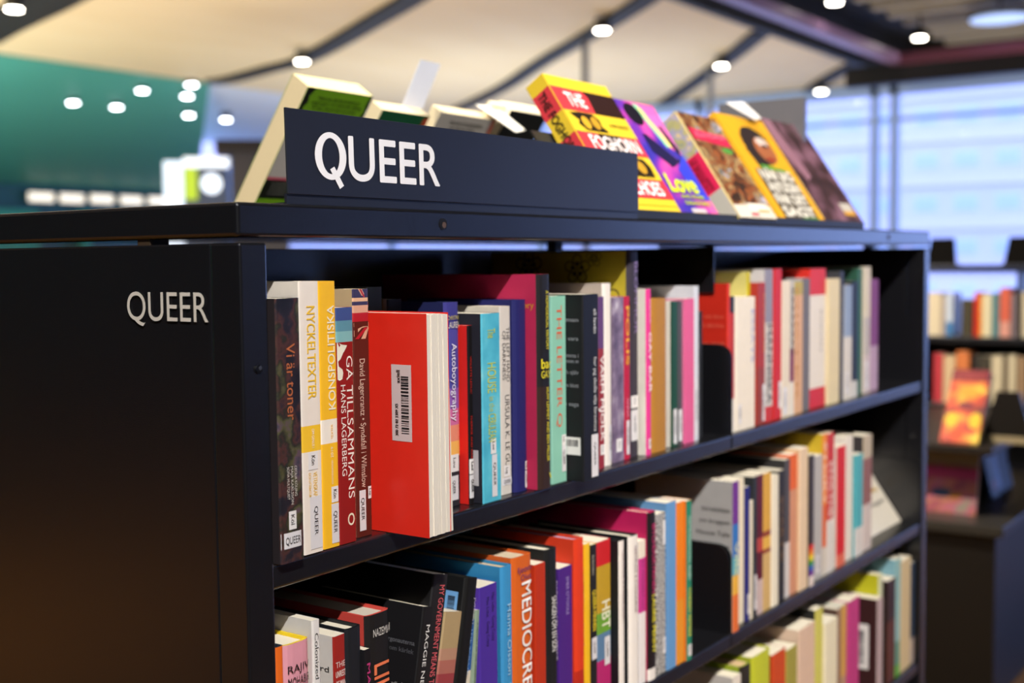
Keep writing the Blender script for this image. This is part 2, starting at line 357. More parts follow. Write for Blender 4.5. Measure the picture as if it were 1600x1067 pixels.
for z in SH:
    part(plate(XM + .0014, .004, .288, z + .0002, z + .128), 'bracket')
    part(plate(XM - .0034, .006, .288, z + .0002, z + .128), 'bracket')
    part(plate(W + .001, .006, .288, z + .0002, z + .128), 'bracket')
    part(plate(X2 - W - .003, .006, .288, z + .0002, z + .128), 'bracket')
part(plate(XM - .001, 0.0307, .288, -0.0705, -.006, up=False), 'bracket')
b = MB(); b.box((W, .03, FZ + .001), (X2 - W, DEP - .03, FZ + .06), BLACK); part(b, 'plinth')
SCREW = M('8a8a8c', .25, .05, metal=.9)
for (sx, sz) in ((0.0166, -0.1069),):
    b = MB(); b.cyl((sx, -.0002, sz), (0, -1, 0), .0036, .0012, M('0a0a0b', .3, 0), 16); b.cyl((sx + .0012, -.0013, sz + .001), (0, -1, 0), .0018, .0004, SCREW, 10); part(b, 'screw')
b = MB(); b.cyl((X2 - W - .0002, .02, -0.3826), (-1, 0, 0), .004, .001, SCREW, 12); part(b, 'screw')
WHITEP = M('f6f2f2', .5, .02)
ep = (0.1416, 0.0384, -0.0688, 0.0244)       # y at the start and end of the word, baseline, cap height
o = letters('lettering', 'QUEER', M('cfc6b8', .5, .02), lambda u, v: (-.0004, ep[0] + (ep[1] - ep[0]) * u, ep[2] + ep[3] * v - FZ), case, .0)

# ------------------------------------------------------------------ the sign on top
SX0, SX1, SY = (0.0587, 0.6514, 0.004)
sign = empty('shelf_sign', (SX0, SY, TH), 'dark blue steel sign with the white word standing on the bookcase lid', 'sign', rot=(-.02, 0, 0))
SIGNM = M('1c1e27', .42, .05, bump=.1, spec=.7)
b = MB(); b.box((0, 0, .0085), (SX1 - SX0, .0018, 0.08), SIGNM); b.build('plate', sign, bevel=.0005)
b = MB(); b.box((0, .004, .0003), (.50, .05, .0018), SIGNM); b.box((0, .0018, .0003), (SX1 - SX0, .0045, .0088), SIGNM); b.build('foot', sign)
sg = (0.0915, 0.2619, 0.0513, 0.0383)
qx = (0.0914, 0.0998, 0.1216, 0.1305, 0.1093, 0.1147, 0.1261, 0.1208, 0.1334, 0.2614)        # world x of: Q outer left, inner left, inner right, outer right, tail (four), U left, R right
letters('lettering', 'UEER', WHITEP, lambda u, v: (qx[8] - SX0 + (qx[9] - qx[8]) * u, -.0005, sg[2] - TH + sg[3] * v), sign, .010)
b = MB(); zc = sg[2] - TH + sg[3] * .5; n = 40
for i in range(n):                                                   # the bowl of the Q and its tail
    a0, a1 = 2 * math.pi * i / n, 2 * math.pi * (i + 1) / n
    ox, oz, ix, iz = (qx[3] - qx[0]) / 2, sg[3] * .535, (qx[2] - qx[1]) / 2, sg[3] * .405; cx = (qx[0] + qx[3]) / 2 - SX0
    b.face([(cx + ox * math.cos(a0), -.0005, zc + oz * math.sin(a0)), (cx + ox * math.cos(a1), -.0005, zc + oz * math.sin(a1)), (cx + ix * math.cos(a1), -.0005, zc + iz * math.sin(a1)), (cx + ix * math.cos(a0), -.0005, zc + iz * math.sin(a0))], WHITEP)
b.face([(qx[k] - SX0, -.0007, sg[2] - TH + sg[3] * v) for k, v in ((4, .20), (5, .27), (6, -.15), (7, -.23))], WHITEP)
b.build('lettering', sign)

# ------------------------------------------------------------------ books on the shelves
FLORAL = M_art('floral', [(.30, '121318'), (.43, '201e26'), (.48, '4a2c28'), (.52, '22241e'), (.57, '4f4c30'), (.61, '5a4650'), (.66, '2a3240'), (.74, '7a6464')], 30, detail=9)
MAUVE = M_art('mauve', [(.3, '4a3c52'), (.5, '74627a'), (.65, '9a8c9c'), (.75, 'c4bcc4')], 45)
SPECK = M_art('speckle', [(.0, '1e1c1c'), (.49, '1e1c1c'), (.51, 'cfcac4'), (1, 'cfcac4')], 520, detail=2)
TURQ = M_art('turq', [(.3, '3aa0bc'), (.55, '58bed2'), (.66, '7ac8d0'), (.72, '9cc070')], 26)
def spine_fn(kind, t):
    if kind == 'H':
        sag = min(.0040, t * .14)
        return lambda x: sag * (abs(2 * x / t - 1) ** 4.5)
    r = min(.0016, t * .3)
    def f(x):
        e = min(x, t - x)
        return 0 if e >= r else r - math.sqrt(max(0, r * r - (r - e) ** 2))
    return f
def book(x0, x1, y0, h, zb, st, group, rot=0, name='book', bid_=''):
    t = x1 - x0; k = st['k']; d = st.get('d') or (.135 if h < .2 else .148 if h < .222 else .17)
    d = min(d, .285 - y0)
    root = empty(name, (x0, y0, zb), st['L'], 'book', group)
    fn = spine_fn(k, t)
    nx = 9; xs = [t * (1 - math.cos(math.pi * i / (nx - 1))) / 2 for i in range(nx)]
    bt = .0022 if k == 'H' else .0005                                # board thickness
    ov = .003 if k == 'H' else .0003
    bands = st['s'] if isinstance(st['s'], list) else [(1, st['s'])]
    rgh = .5 if k == 'P' else .55
    art = st.get('art'); cm = M(st['c'], rgh, .07, spec=.3)
    b = MB(); z = h
    for fe, col in bands:
        zn = h * (1 - fe)
        sm = {'floral': FLORAL, 'mauve': MAUVE, 'speckle': SPECK}.get(art) or (TURQ if art == 'turq' else M(col, rgh, .06, spec=.3))
        for i in range(nx - 1):
            b.face([(xs[i], fn(xs[i]), zn), (xs[i+1], fn(xs[i+1]), zn), (xs[i+1], fn(xs[i+1]), z), (xs[i], fn(xs[i]), z)], sm)
        z = zn
    e0 = fn(0); j = .0
    for (xa, xb, flip) in ((0, bt, 1), (t - bt, t, 0)):             # boards
        b.box((xa, e0, 0), (xb, d, h), cm)
    for zz, n in ((h, 1), (0, -1)):                                  # closing strips at head and tail of the spine
        for i in range(nx - 1):
            q = [(xs[i], fn(xs[i]), zz), (xs[i+1], fn(xs[i+1]), zz), (xs[i+1], fn(xs[i+1]) + bt + .0006, zz), (xs[i], fn(xs[i]) + bt + .0006, zz)]
            b.face(q if n > 0 else q[::-1], cm)
    for i in range(nx - 1):
        b.face([(xs[i+1], fn(xs[i+1]) + bt + .0006, 0), (xs[i], fn(xs[i]) + bt + .0006, 0), (xs[i], fn(xs[i]) + bt + .0006, h), (xs[i+1], fn(xs[i+1]) + bt + .0006, h)], cm)
    o = b.build('cover', root, weld=True)
    pm = M_pages(st['pg'])
    b = MB(); b.box((bt + .0001, max(fn(bt), fn(t - bt)) * (1 if k == 'P' else .35) + bt + .0008, ov), (t - bt - .0001, d - (.004 if k == 'H' else .0004), h - ov), pm); b.build('page_block', root)
    def ys(x): return fn(min(max(x, 0), t))
    def run(s, col, f0, f1, cx, cap, mode, parent, lift, nm):
        mat = M(col, .5, .03)
        if mode == 'd':
            pl = lambda u, v: (t * cx + (v - .5) * cap * t, ys(t * cx + (v - .5) * cap * t) - lift, h * (1 - f0) - u * h * (f1 - f0))
        elif mode == 'u':
            pl = lambda u, v: (t * cx - (v - .5) * cap * t, ys(t * cx - (v - .5) * cap * t) - lift, h * (1 - f1) + u * h * (f1 - f0))
        else:
            wd = min((.86 if k == 'P' else .80) * t, cap * t * max(1, len(s) * .75)) if len(s) > 1 else cap * t * .8
            pl = lambda u, v: (t * cx + (u - .5) * wd, ys(t * cx + (u - .5) * wd) - lift, h * (1 - f1) + v * h * (f1 - f0))
        return letters(nm, s, mat, pl, parent, .011 if cap > .39 and len(s) < 14 else .004)
    for (s, col, f0, f1, cx, cap, mode) in st['tx']:
        run(s, col, f0, f1, cx, cap, mode, root, .0003 if k == 'P' else .0013, 'title_lettering')
    for (f0, f1, cx, wd, s, mode) in st['st']:
        b = MB(); xa = max(.0002, t * (cx - wd / 2)); xb = min(t - .0002, t * (cx + wd / 2)); n = 4
        sm = M('e4dfdc' if s != 'QUEER' else 'd9d5d6', .45, .03)
        for i in range(n):
            a_, b_ = xa + (xb - xa) * i / n, xa + (xb - xa) * (i + 1) / n
            b.face([(a_, ys(a_) - .0004, h * (1 - f1)), (b_, ys(b_) - .0004, h * (1 - f1)), (b_, ys(b_) - .0004, h * (1 - f0)), (a_, ys(a_) - .0004, h * (1 - f0))], sm)
        lab = b.build('call_label', root)
        if s:
            m = .12 * (f1 - f0); capf = min(wd * .5, .0042 / t) if mode == 'd' else .55
            if mode == 'd': run(s, '1d1c1e', f0 + m * 1.6, f1 - m * 2.2, cx, capf, mode, lab, .0007, 'lettering')
            else: run(s, '1d1c1e', f0 + (f1 - f0) * .28, f1 - (f1 - f0) * .26, cx, .17, mode, lab, .0007, 'lettering')
    for (s, col, f0, wl, sz) in st['ct']:                            # print on the cover that faces the end panel; wl = length in shares of depth
        L = d * wl * .55; capm = sz * .36
        letters('cover_lettering', s, M(col, .5, .03), lambda u, v: (-.0003, .006 + L * (1 - u), h * (1 - f0) - capm * 1.2 + capm * v), root, .01)
    if rot: root.rotation_euler = (0, rot, 0)
    return root, t, h, d, fn

BOOKS = {}
ROWS = [
 ('books on the top shelf, first bay', -0.271, [
  ('floral', 0.0339, 0.0608, -0.004, 0.2203, {'k': 'P', 's': '2a2426', 'c': '2a2426', 'L': 'dark book with a painted flower spine and wide white label, against the upright', 'tx': [('Vi är toner', 'b4643a', 0.17, 0.46, 0.57, 0.36, 'd'), ('CECILIA KÖLJING', 'cfc8bd', 0.635, 0.75, 0.68, 0.1, 'd'), ('MAJA KARLSSON', 'cfc8bd', 0.635, 0.78, 0.52, 0.1, 'd'), ('SOFIA HULTQUIST', 'cfc8bd', 0.635, 0.76, 0.36, 0.1, 'd')], 'st': [(0.805, 0.875, 0.5, 0.32, 'Köl', 'd'), (0.885, 0.945, 0.5, 1.0, 'QUEER', 'h')], 'ct': [], 'pg': 'efe4cc', 'art': 'floral'}),
  ('nyck', 0.0678, 0.091, 0.003, 0.2337, {'k': 'P', 's': [(0.527, 'e9ddd0'), (0.623, 'f0bf33'), (1, 'e9ddd0')], 'c': 'd9cfc2', 'L': 'tall white book with yellow capitals and one yellow band on the spine', 'tx': [('NYCKELTEXTER', 'efc02f', 0.09, 0.43, 0.55, 0.42, 'd'), ('OM GENUS I', 'f7efe0', 0.54, 0.61, 0.55, 0.12, 'd'), ('VETENSKAP', 'efc02f', 0.7, 0.79, 0.62, 0.2, 'd'), ('OCH LITTERATUR', 'efc02f', 0.7, 0.79, 0.34, 0.12, 'd')], 'st': [(0.625, 0.69, 0.52, 0.5, 'Kön', 'd'), (0.79, 0.985, 0.62, 0.62, 'QUEER', 'd')], 'ct': [], 'pg': 'efe4cc', 'd': 0.16}),
  ('kons', 0.0921, 0.1127, 0.004, 0.2333, {'k': 'P', 's': [(0.515, 'f3b92a'), (0.605, 'efe6d8'), (1, 'f3b92a')], 'c': 'f3b92a', 'L': 'tall yellow book with pale capitals running upward on the spine', 'tx': [('KONSPOLITISKA', 'f6eacb', 0.09, 0.48, 0.66, 0.4, 'u'), ('TEXTER', 'f3b92a', 0.535, 0.59, 0.62, 0.12, 'u'), ('2019', 'f6eacb', 0.62, 0.66, 0.6, 0.14, 'u'), ('KONSTNÄRSNÄMNDEN', 'f6eacb', 0.67, 0.76, 0.6, 0.1, 'u')], 'st': [(0.77, 0.83, 0.72, 0.42, 'Kön', 'd'), (0.835, 0.985, 0.72, 0.45, 'QUEER', 'd')], 'ct': [], 'pg': 'efe4cc', 'd': 0.16}),
  ('ga', 0.1133, 0.1345, 0.004, 0.2098, {'k': 'P', 's': [(0.055, '3d4f86'), (0.1, '5b8fa0'), (0.145, '7fb3b4'), (1, '8e1c1c')], 'c': '8e1c1c', 'L': 'dark red book with a blue sky and white profile at the spine top', 'tx': [('GÅ TILLSAMMANS', 'f0e6da', 0.205, 0.81, 0.72, 0.36, 'd'), ('HANS LAGERBERG', 'f0e6da', 0.325, 0.71, 0.32, 0.28, 'd'), ('O', 'efe2c8', 0.875, 0.925, 0.66, 0.5, 'h')], 'st': [], 'ct': [], 'pg': 'efe4cc', 'art': 'profile'}),
  ('union', 0.1419, 0.1623, 0.01, 0.2253, {'k': 'P', 's': [(0.035, '3a3556'), (0.05, 'e6b48c'), (0.065, '3a3556'), (0.095, 'd9a285'), (0.13, 'b4202c'), (1, '5a2018')], 'c': 'b79f7a', 'L': 'dark brown book with a British flag across the spine top', 'tx': [('David Lagercrantz • Syndafall i Wilmslow', 'd9b9a6', 0.28, 0.8, 0.5, 0.34, 'd')], 'st': [(0.81, 0.975, 0.36, 0.42, 'QUEER', 'd'), (0.8, 0.85, 0.86, 0.26, 'Lag', 'd')], 'ct': [], 'pg': 'efe4cc', 'art': 'jack'}),
  ('grey', 0.2216, 0.2451, 0.066, 0.2249, {'k': 'P', 's': '3c4444', 'c': '3c4444', 'L': 'plain dark grey book set back behind the red paperback', 'tx': [], 'st': [], 'ct': [], 'pg': 'efe4cc', 'd': 0.13}),
  ('brown', 0.2457, 0.2524, 0.066, 0.2124, {'k': 'P', 's': '5e4526', 'c': '5e4526', 'L': 'slim brown book set back beside the plain grey one', 'tx': [], 'st': [], 'ct': [], 'pg': 'efe4cc', 'd': 0.13}),
  ('dark', 0.2534, 0.2749, 0.066, 0.212, {'k': 'P', 's': '22242a', 'c': '22242a', 'L': 'black shiny book set back behind the red paperback', 'tx': [], 'st': [], 'ct': [], 'pg': 'efe4cc', 'd': 0.13}),
  ('auto', 0.2937, 0.3174, 0.025, 0.2081, {'k': 'H', 's': [(0.12, '3d3a86'), (0.42, '4e4a9a'), (0.52, '8a5aa8'), (0.6, 'c86a9a'), (0.68, 'e38a70'), (0.755, 'edb05a'), (1, '2a2a30')], 'c': '20244e', 'L': 'book with violet to orange sunset spine and handwritten title, right of the red paperback', 'tx': [('CHRISTINA', 'c9b85a', 0.065, 0.085, 0.5, 0.13, 'h'), ('LAUREN', 'e6e0d0', 0.095, 0.125, 0.5, 0.2, 'h'), ('Autoboyography', 'eceaf5', 0.2, 0.58, 0.5, 0.34, 'd')], 'st': [(0.745, 0.83, 0.45, 0.62, 'Lau', 'd'), (0.85, 0.97, 0.4, 0.62, 'QUEER', 'd')], 'ct': [], 'pg': 'efe4cc'}),
  ('redblk', 0.3184, 0.326, 0.016, 0.1839, {'k': 'P', 's': '151214', 'c': 'd3231c', 'L': 'thin book with bright red cover and black spine', 'tx': [('VIOLETTE LEDUC', 'c8261e', 0.17, 0.38, 0.5, 0.34, 'd'), ('THERESE AND ISABELLE', 'c8261e', 0.5, 0.8, 0.5, 0.34, 'd')], 'st': [(0.745, 0.83, 0.5, 0.95, 'Led', 'd'), (0.835, 0.965, 0.5, 0.95, 'QUEER', 'd')], 'ct': [], 'pg': 'efe4cc', 'd': 0.12}),
  ('turq', 0.3286, 0.3604, 0.006, 0.1955, {'k': 'P', 's': '4fb4cc', 'c': '25252e', 'L': 'turquoise book with yellow sketches and a dark navy cover', 'tx': [('The', 'b9c85a', 0.08, 0.13, 0.5, 0.4, 'd'), ('HOUSE', 'b9c85a', 0.26, 0.42, 0.5, 0.45, 'd'), ('in the', 'b9c85a', 0.44, 0.52, 0.5, 0.3, 'd'), ('CERULEAN', 'b9c85a', 0.53, 0.68, 0.5, 0.4, 'd')], 'st': [(0.665, 0.745, 0.55, 0.3, 'Lee', 'd'), (0.75, 0.975, 0.6, 0.28, 'QUEER', 'd')], 'ct': [], 'pg': 'efe4cc', 'art': 'turq'}),
  ('lhand', 0.3758, 0.3944, 0.017, 0.2011, {'k': 'P', 's': 'd3cac0', 'c': 'ded3c0', 'L': 'worn white paperback with thin black capitals, next to the turquoise book', 'tx': [('THE LEFT HAND', '3a3634', 0.11, 0.4, 0.72, 0.3, 'd'), ('OF DARKNESS', '3a3634', 0.13, 0.39, 0.34, 0.3, 'd'), ('URSULA K. LE GUIN', '3a3634', 0.47, 0.9, 0.6, 0.42, 'd')], 'st': [(0.845, 0.905, 0.5, 0.6, 'Leg', 'd'), (0.91, 0.95, 0.5, 0.95, 'QUEER', 'h')], 'ct': [], 'pg': 'efe4cc'}),
  ('navy', 0.395, 0.4198, 0.012, 0.2073, {'k': 'H', 's': '22235f', 'c': '1d1f58', 'L': 'plain navy blue book beside the tall pink one', 'tx': [], 'st': [(0.845, 0.89, 0.85, 0.3, 'Lej', 'd'), (0.895, 0.985, 0.85, 0.34, 'QUEER', 'd')], 'ct': [], 'pg': 'efe4cc'}),
  ('gays', 0.4204, 0.4454, -0.002, 0.2342, {'k': 'H', 's': [(0.52, '1c1a1c'), (1, '33211c')], 'c': 'b5284e', 'L': 'tall pink hardback with black and brown spine lettered in yellow', 'tx': [('A HOMOSEXUAL HISTORY', 'e3d42a', 0.075, 0.35, 0.6, 0.2, 'd'), ('bad', 'e3d42a', 0.39, 0.435, 0.55, 0.45, 'h'), ('GAYS', 'e3d42a', 0.445, 0.48, 0.55, 0.36, 'h'), ('HUW LEMMEY AND BEN MILLER', 'e3d42a', 0.525, 0.87, 0.6, 0.2, 'd'), ('V', 'e3d42a', 0.925, 0.955, 0.8, 0.4, 'h')], 'st': [], 'ct': [('a homosexual history', 'c8862a', 0.12, 0.75, 0.02)], 'pg': 'efe4cc', 'd': 0.22}),
  ('mint', 0.4572, 0.4872, 0.006, 0.2094, {'k': 'P', 's': '86bfa9', 'c': '86bfa9', 'L': 'mint green paperback with coral red capitals', 'tx': [('THE LETTER Q', 'd65a3c', 0.05, 0.7, 0.52, 0.34, 'd')], 'st': [(0.745, 0.8, 0.78, 0.28, 'Let', 'd'), (0.8, 0.945, 0.78, 0.28, 'QUEER', 'd')], 'ct': [], 'pg': 'efe4cc'}),
  ('eli', 0.4878, 0.5214, -0.016, 0.2108, {'k': 'P', 's': '141416', 'c': '17171a', 'L': 'black paperback with white spine title and grey text on its cover', 'tx': [('eli levén', 'd8d6d2', 0.08, 0.21, 0.76, 0.19, 'd'), ('hur jag skulle vilja försvinna', 'd8d6d2', 0.34, 0.74, 0.76, 0.19, 'd')], 'st': [(0.755, 0.985, 0.7, 0.42, 'QUEER', 'd')], 'ct': [('en roman', '8a8a90', 0.12, 0.5, 0.012), ('om att vara', '8a8a90', 0.22, 0.5, 0.012), ('glömma i', '8a8a90', 0.31, 0.3, 0.012), ('drömmen, en', '8a8a90', 0.34, 0.3, 0.012), ('och själv', '8a8a90', 0.4, 0.3, 0.012), ('som blott', '8a8a90', 0.47, 0.3, 0.012), ('en saga', '8a8a90', 0.57, 0.3, 0.012)], 'pg': 'efe4cc', 'd': 0.14}),
  ('mjolk', 0.5724, 0.5841, 0.014, 0.2054, {'k': 'P', 's': [(0.3, '5b3a6a'), (1, '8c2a34')], 'c': 'b8a6b4', 'L': 'thin wine red and violet spine with white capitals, behind the black paperback', 'tx': [('VARM MJÖLK', 'ece4e0', 0.34, 0.84, 0.5, 0.6, 'd')], 'st': [(0.86, 0.92, 0.5, 0.8, 'Lin', 'd')], 'ct': [], 'pg': 'efe4cc'}),
  ('white', 0.5895, 0.609, 0.018, 0.2209, {'k': 'H', 's': 'e2d9cf', 'c': 'b9aa9c', 'L': 'white hardback with a cream dusty cover, right of the black paperback', 'tx': [], 'st': [(0.78, 0.97, 0.72, 0.35, 'QUEER', 'd')], 'ct': [], 'pg': 'efe4cc', 'd': 0.19}),
  ('purp', 0.618, 0.645, 0.022, 0.203, {'k': 'P', 's': '7c6a80', 'c': '8a7a8c', 'L': 'mottled mauve grey paperback with pale top', 'tx': [], 'st': [(0.86, 0.94, 0.5, 0.5, 'Man', 'd')], 'ct': [], 'pg': 'efe4cc', 'art': 'mauve'}),
  ('mag', 0.6456, 0.6593, 0.022, 0.2035, {'k': 'P', 's': 'b01c3c', 'c': 'b01c3c', 'L': 'magenta red spine with yellow capitals beside the mauve paperback', 'tx': [('POLIS', 'e2a62a', 0.06, 0.42, 0.55, 0.55, 'd'), ('ANNA', 'd8859a', 0.62, 0.74, 0.55, 0.4, 'd')], 'st': [(0.76, 0.97, 0.55, 0.5, 'QUEER', 'd')], 'ct': [], 'pg': 'efe4cc'}),
  ('flow', 0.6599, 0.6875, 0.024, 0.2593, {'k': 'H', 's': '38323c', 'c': 'b3a02c', 'L': 'very tall yellow book with black drawn flowers on its cover', 'tx': [('BLOMMOR', '8a74a0', 0.05, 0.4, 0.6, 0.3, 'd')], 'st': [(0.7, 0.76, 0.5, 0.6, 'Mar', 'd'), (0.77, 0.92, 0.5, 0.6, 'QUEER', 'd')], 'ct': [], 'pg': 'efe4cc', 'd': 0.21, 'art': 'flowers'}),
  ('gaybar', 0.6881, 0.7007, 0.014, 0.2117, {'k': 'H', 's': 'd83888', 'c': 'ece4d4', 'L': 'hot pink spine with white capitals and cream pages beside it', 'tx': [('GAY BAR', 'f4dfe8', 0.26, 0.62, 0.5, 0.5, 'd'), ('ATHERTON LIN', 'f4b8d4', 0.06, 0.2, 0.5, 0.3, 'd')], 'st': [(0.9, 0.96, 0.5, 0.4, 'A', 'd')], 'ct': [], 'pg': 'efe4cc'}),
  ('tan', 0.7061, 0.7509, 0.017, 0.1984, {'k': 'H', 's': [(1, 'a8742c')], 'c': 'b8843c', 'L': 'thick tan brown hardback without a title', 'tx': [], 'st': [], 'ct': [], 'pg': 'efe4cc'}),
  ('green', 0.7654, 0.7835, 0.02, 0.1935, {'k': 'P', 's': [(0.999, '17432c'), (1, '17432c')], 'c': 'e6dfd2', 'L': 'white paperback with a dark green spine stripe', 'tx': [], 'st': [(0.74, 0.98, 0.55, 0.5, 'QUEER', 'd')], 'ct': [], 'pg': 'efe4cc'}),
  ('dgrey', 0.7841, 0.7963, 0.02, 0.193, {'k': 'P', 's': '4a4446', 'c': '3c3838', 'L': 'slim dark grey paperback between the green striped and pink books', 'tx': [], 'st': [(0.75, 0.97, 0.5, 0.8, 'QUEER', 'd')], 'ct': [], 'pg': 'efe4cc'}),
  ('pink', 0.8018, 0.83, 0.019, 0.1956, {'k': 'P', 's': 'd35a88', 'c': 'd77a9c', 'L': 'pink paperback under the tall pale grey book', 'tx': [], 'st': [], 'ct': [], 'pg': 'efe4cc'}),
  ('lgrey', 0.832, 0.8454, 0.02, 0.2123, {'k': 'P', 's': 'c9cad2', 'c': 'c4c4cc', 'L': 'tall pale grey book at the end of the first bay', 'tx': [], 'st': [(0.6, 0.97, 0.4, 0.5, 'QUEER', 'd')], 'ct': [], 'pg': 'efe4cc', 'd': 0.17, 'art': 'palegrey'}),
  ('thin', 0.8654, 0.8772, 0.03, 0.1759, {'k': 'P', 's': '26282c', 'c': '26282c', 'L': 'slim dark book leaning on the black bracket of the top shelf', 'tx': [], 'st': [], 'ct': [], 'pg': 'efe4cc'}),
 ]),
 ('books on the top shelf, second bay', -0.271, [
  ('red0', 0.9188, 0.9279, 0.012, 0.214, {'k': 'P', 's': 'c42c18', 'c': 'c42818', 'L': 'red book with faint pale blurb, standing behind the top black bracket', 'tx': [], 'st': [], 'ct': [('om att leva', 'd8604a', 0.2, 0.55, 0.016), ('och skriva', 'd8604a', 0.26, 0.55, 0.016), ('i en stad', 'd8604a', 0.38, 0.5, 0.016), ('som inte finns', 'd8604a', 0.44, 0.55, 0.016), ('längre kvar', 'd8604a', 0.54, 0.5, 0.016), ('i minnet', 'd8604a', 0.62, 0.5, 0.016)], 'pg': 'efe4cc', 'd': 0.15}),
  ('b1', 0.9285, 0.9426, 0.012, 0.1951, {'k': 'P', 's': [(0.12, '2a2628'), (0.75, 'b03028'), (1, 'd8cfc2')], 'c': '2a2628', 'L': 'narrow black and red spine right of the red blurb book', 'tx': [], 'st': [], 'ct': [], 'pg': 'efe4cc'}),
  ('cream', 0.9468, 1.0144, 0.012, 0.1928, {'k': 'P', 's': 'e2d6c4', 'c': 'e6dccb', 'L': 'thick cream book with faint blue print near the bracket', 'tx': [('ESSAYS', '8a8ac0', 0.1, 0.5, 0.85, 0.16, 'd')], 'st': [(0.8, 0.95, 0.2, 0.12, 'QUEER', 'd')], 'ct': [], 'pg': 'efe4cc'}),
  ('yellow', 1.015, 1.0257, 0.025, 0.229, {'k': 'P', 's': 'b8a820', 'c': 'cbbf70', 'L': 'yellow covered book showing above the thick cream one', 'tx': [], 'st': [], 'ct': [], 'pg': 'efe4cc', 'd': 0.17}),
  ('redbr', 1.0263, 1.0545, 0.014, 0.2125, {'k': 'P', 's': [(0.6, 'a03024'), (1, '8c3626')], 'c': 'b0362c', 'L': 'brick red book with orange letters right of the thick cream one', 'tx': [('KVINNOR', 'c87a2c', 0.08, 0.5, 0.85, 0.25, 'd')], 'st': [(0.72, 0.98, 0.8, 0.3, 'QUEER', 'd')], 'ct': [], 'pg': 'efe4cc'}),
  ('gw', 1.0589, 1.0876, 0.016, 0.2321, {'k': 'P', 's': [(0.35, '8a8490'), (0.9, 'c4bcb4'), (1, 'c03028')], 'c': 'c8c2c0', 'L': 'pale grey book with black capitals and a red foot', 'tx': [('MÄNNISKA', '2a2628', 0.36, 0.88, 0.55, 0.6, 'd')], 'st': [], 'ct': [], 'pg': 'efe4cc', 'd': 0.17}),
  ('red6', 1.0925, 1.122, 0.016, 0.2321, {'k': 'P', 's': 'c2221e', 'c': 'c2221e', 'L': 'tall red book beside the pale grey one with the red foot', 'tx': [], 'st': [(0.75, 0.93, 0.75, 0.35, 'QUEER', 'd')], 'ct': [], 'pg': 'efe4cc', 'd': 0.17}),
  ('cr7', 1.1226, 1.1551, 0.016, 0.2133, {'k': 'P', 's': 'dccdb6', 'c': 'd8ccb8', 'L': 'cream paperback right of the tall red book', 'tx': [], 'st': [(0.78, 0.98, 0.4, 0.5, 'QUEER', 'd')], 'ct': [], 'pg': 'efe4cc'}),
  ('bw8', 1.1557, 1.1732, 0.016, 0.2118, {'k': 'P', 's': [(0.5, 'b8b0a8'), (0.75, '7a3a52'), (1, 'd6cdc0')], 'c': 'a8a098', 'L': 'black and white patterned slim spine with a wine red middle', 'tx': [('XXXXXXXX', '2a2628', 0.04, 0.55, 0.5, 0.8, 'd')], 'st': [], 'ct': [], 'pg': 'efe4cc'}),
  ('or9', 1.1783, 1.2101, 0.017, 0.2112, {'k': 'P', 's': [(0.1, 'b09a48'), (1, 'd0a078')], 'c': 'c4c0bc', 'L': 'peach orange paperback with a mustard edge', 'tx': [('DIKTER', 'b47a2a', 0.05, 0.9, 0.2, 0.3, 'd')], 'st': [], 'ct': [], 'pg': 'efe4cc', 'd': 0.16}),
  ('gr10', 1.2175, 1.2475, 0.02, 0.2156, {'k': 'P', 's': '6a6462', 'c': 'a8a4a4', 'L': 'grey book next to the white one with red ends', 'tx': [], 'st': [], 'ct': [], 'pg': 'efe4cc', 'd': 0.16}),
  ('rw11', 1.2496, 1.3236, 0.022, 0.2306, {'k': 'P', 's': [(0.19, 'cc2c24'), (0.86, 'ddd2c4'), (1, 'c8282a')], 'c': 'cc2c24', 'L': 'thick white spine with bright red top and foot', 'tx': [('ROMAN', '8a8480', 0.3, 0.6, 0.7, 0.12, 'd')], 'st': [], 'ct': [], 'pg': 'efe4cc'}),
  ('cr12', 1.3242, 1.3793, 0.018, 0.2125, {'k': 'P', 's': 'd8c59a', 'c': 'dccaa4', 'L': 'thick plain cream book right of the white one with red ends', 'tx': [], 'st': [], 'ct': [], 'pg': 'efe4cc'}),
  ('dk12', 1.3844, 1.403, 0.02, 0.2249, {'k': 'P', 's': '34343a', 'c': '3a3a40', 'L': 'dark slate cover behind the thick plain cream book', 'tx': [], 'st': [], 'ct': [], 'pg': 'efe4cc'}),
  ('bl13', 1.4036, 1.4393, 0.018, 0.2001, {'k': 'P', 's': [(0.45, '8a98ae'), (1, 'cfc6bb')], 'c': 'b8b4b0', 'L': 'blue grey and white mottled book on the right of the top shelf', 'tx': [], 'st': [(0.75, 0.95, 0.3, 0.3, 'QUEER', 'd')], 'ct': [], 'pg': 'efe4cc'}),
  ('bk14', 1.4447, 1.4741, 0.02, 0.2059, {'k': 'P', 's': [(0.86, '1a1a1c'), (1, 'c8c2ba')], 'c': '1a1a1c', 'L': 'narrow black book with a pale foot, far right of the top shelf', 'tx': [], 'st': [], 'ct': [], 'pg': 'efe4cc'}),
  ('gn15', 1.5018, 1.5253, 0.03, 0.2291, {'k': 'P', 's': '2e5a48', 'c': '2c5442', 'L': 'dark green cover rising behind the narrow black book', 'tx': [], 'st': [], 'ct': [], 'pg': 'efe4cc', 'd': 0.16}),
  ('bg15', 1.5259, 1.5585, 0.026, 0.2312, {'k': 'P', 's': [(0.4, 'cbbda6'), (0.7, 'b4a8a0'), (1, 'c6b4b0')], 'c': 'cfc4b0', 'L': 'tall beige mottled book next to last on the top shelf', 'tx': [], 'st': [(0.75, 0.97, 0.4, 0.4, 'QUEER', 'd')], 'ct': [], 'pg': 'efe4cc'}),
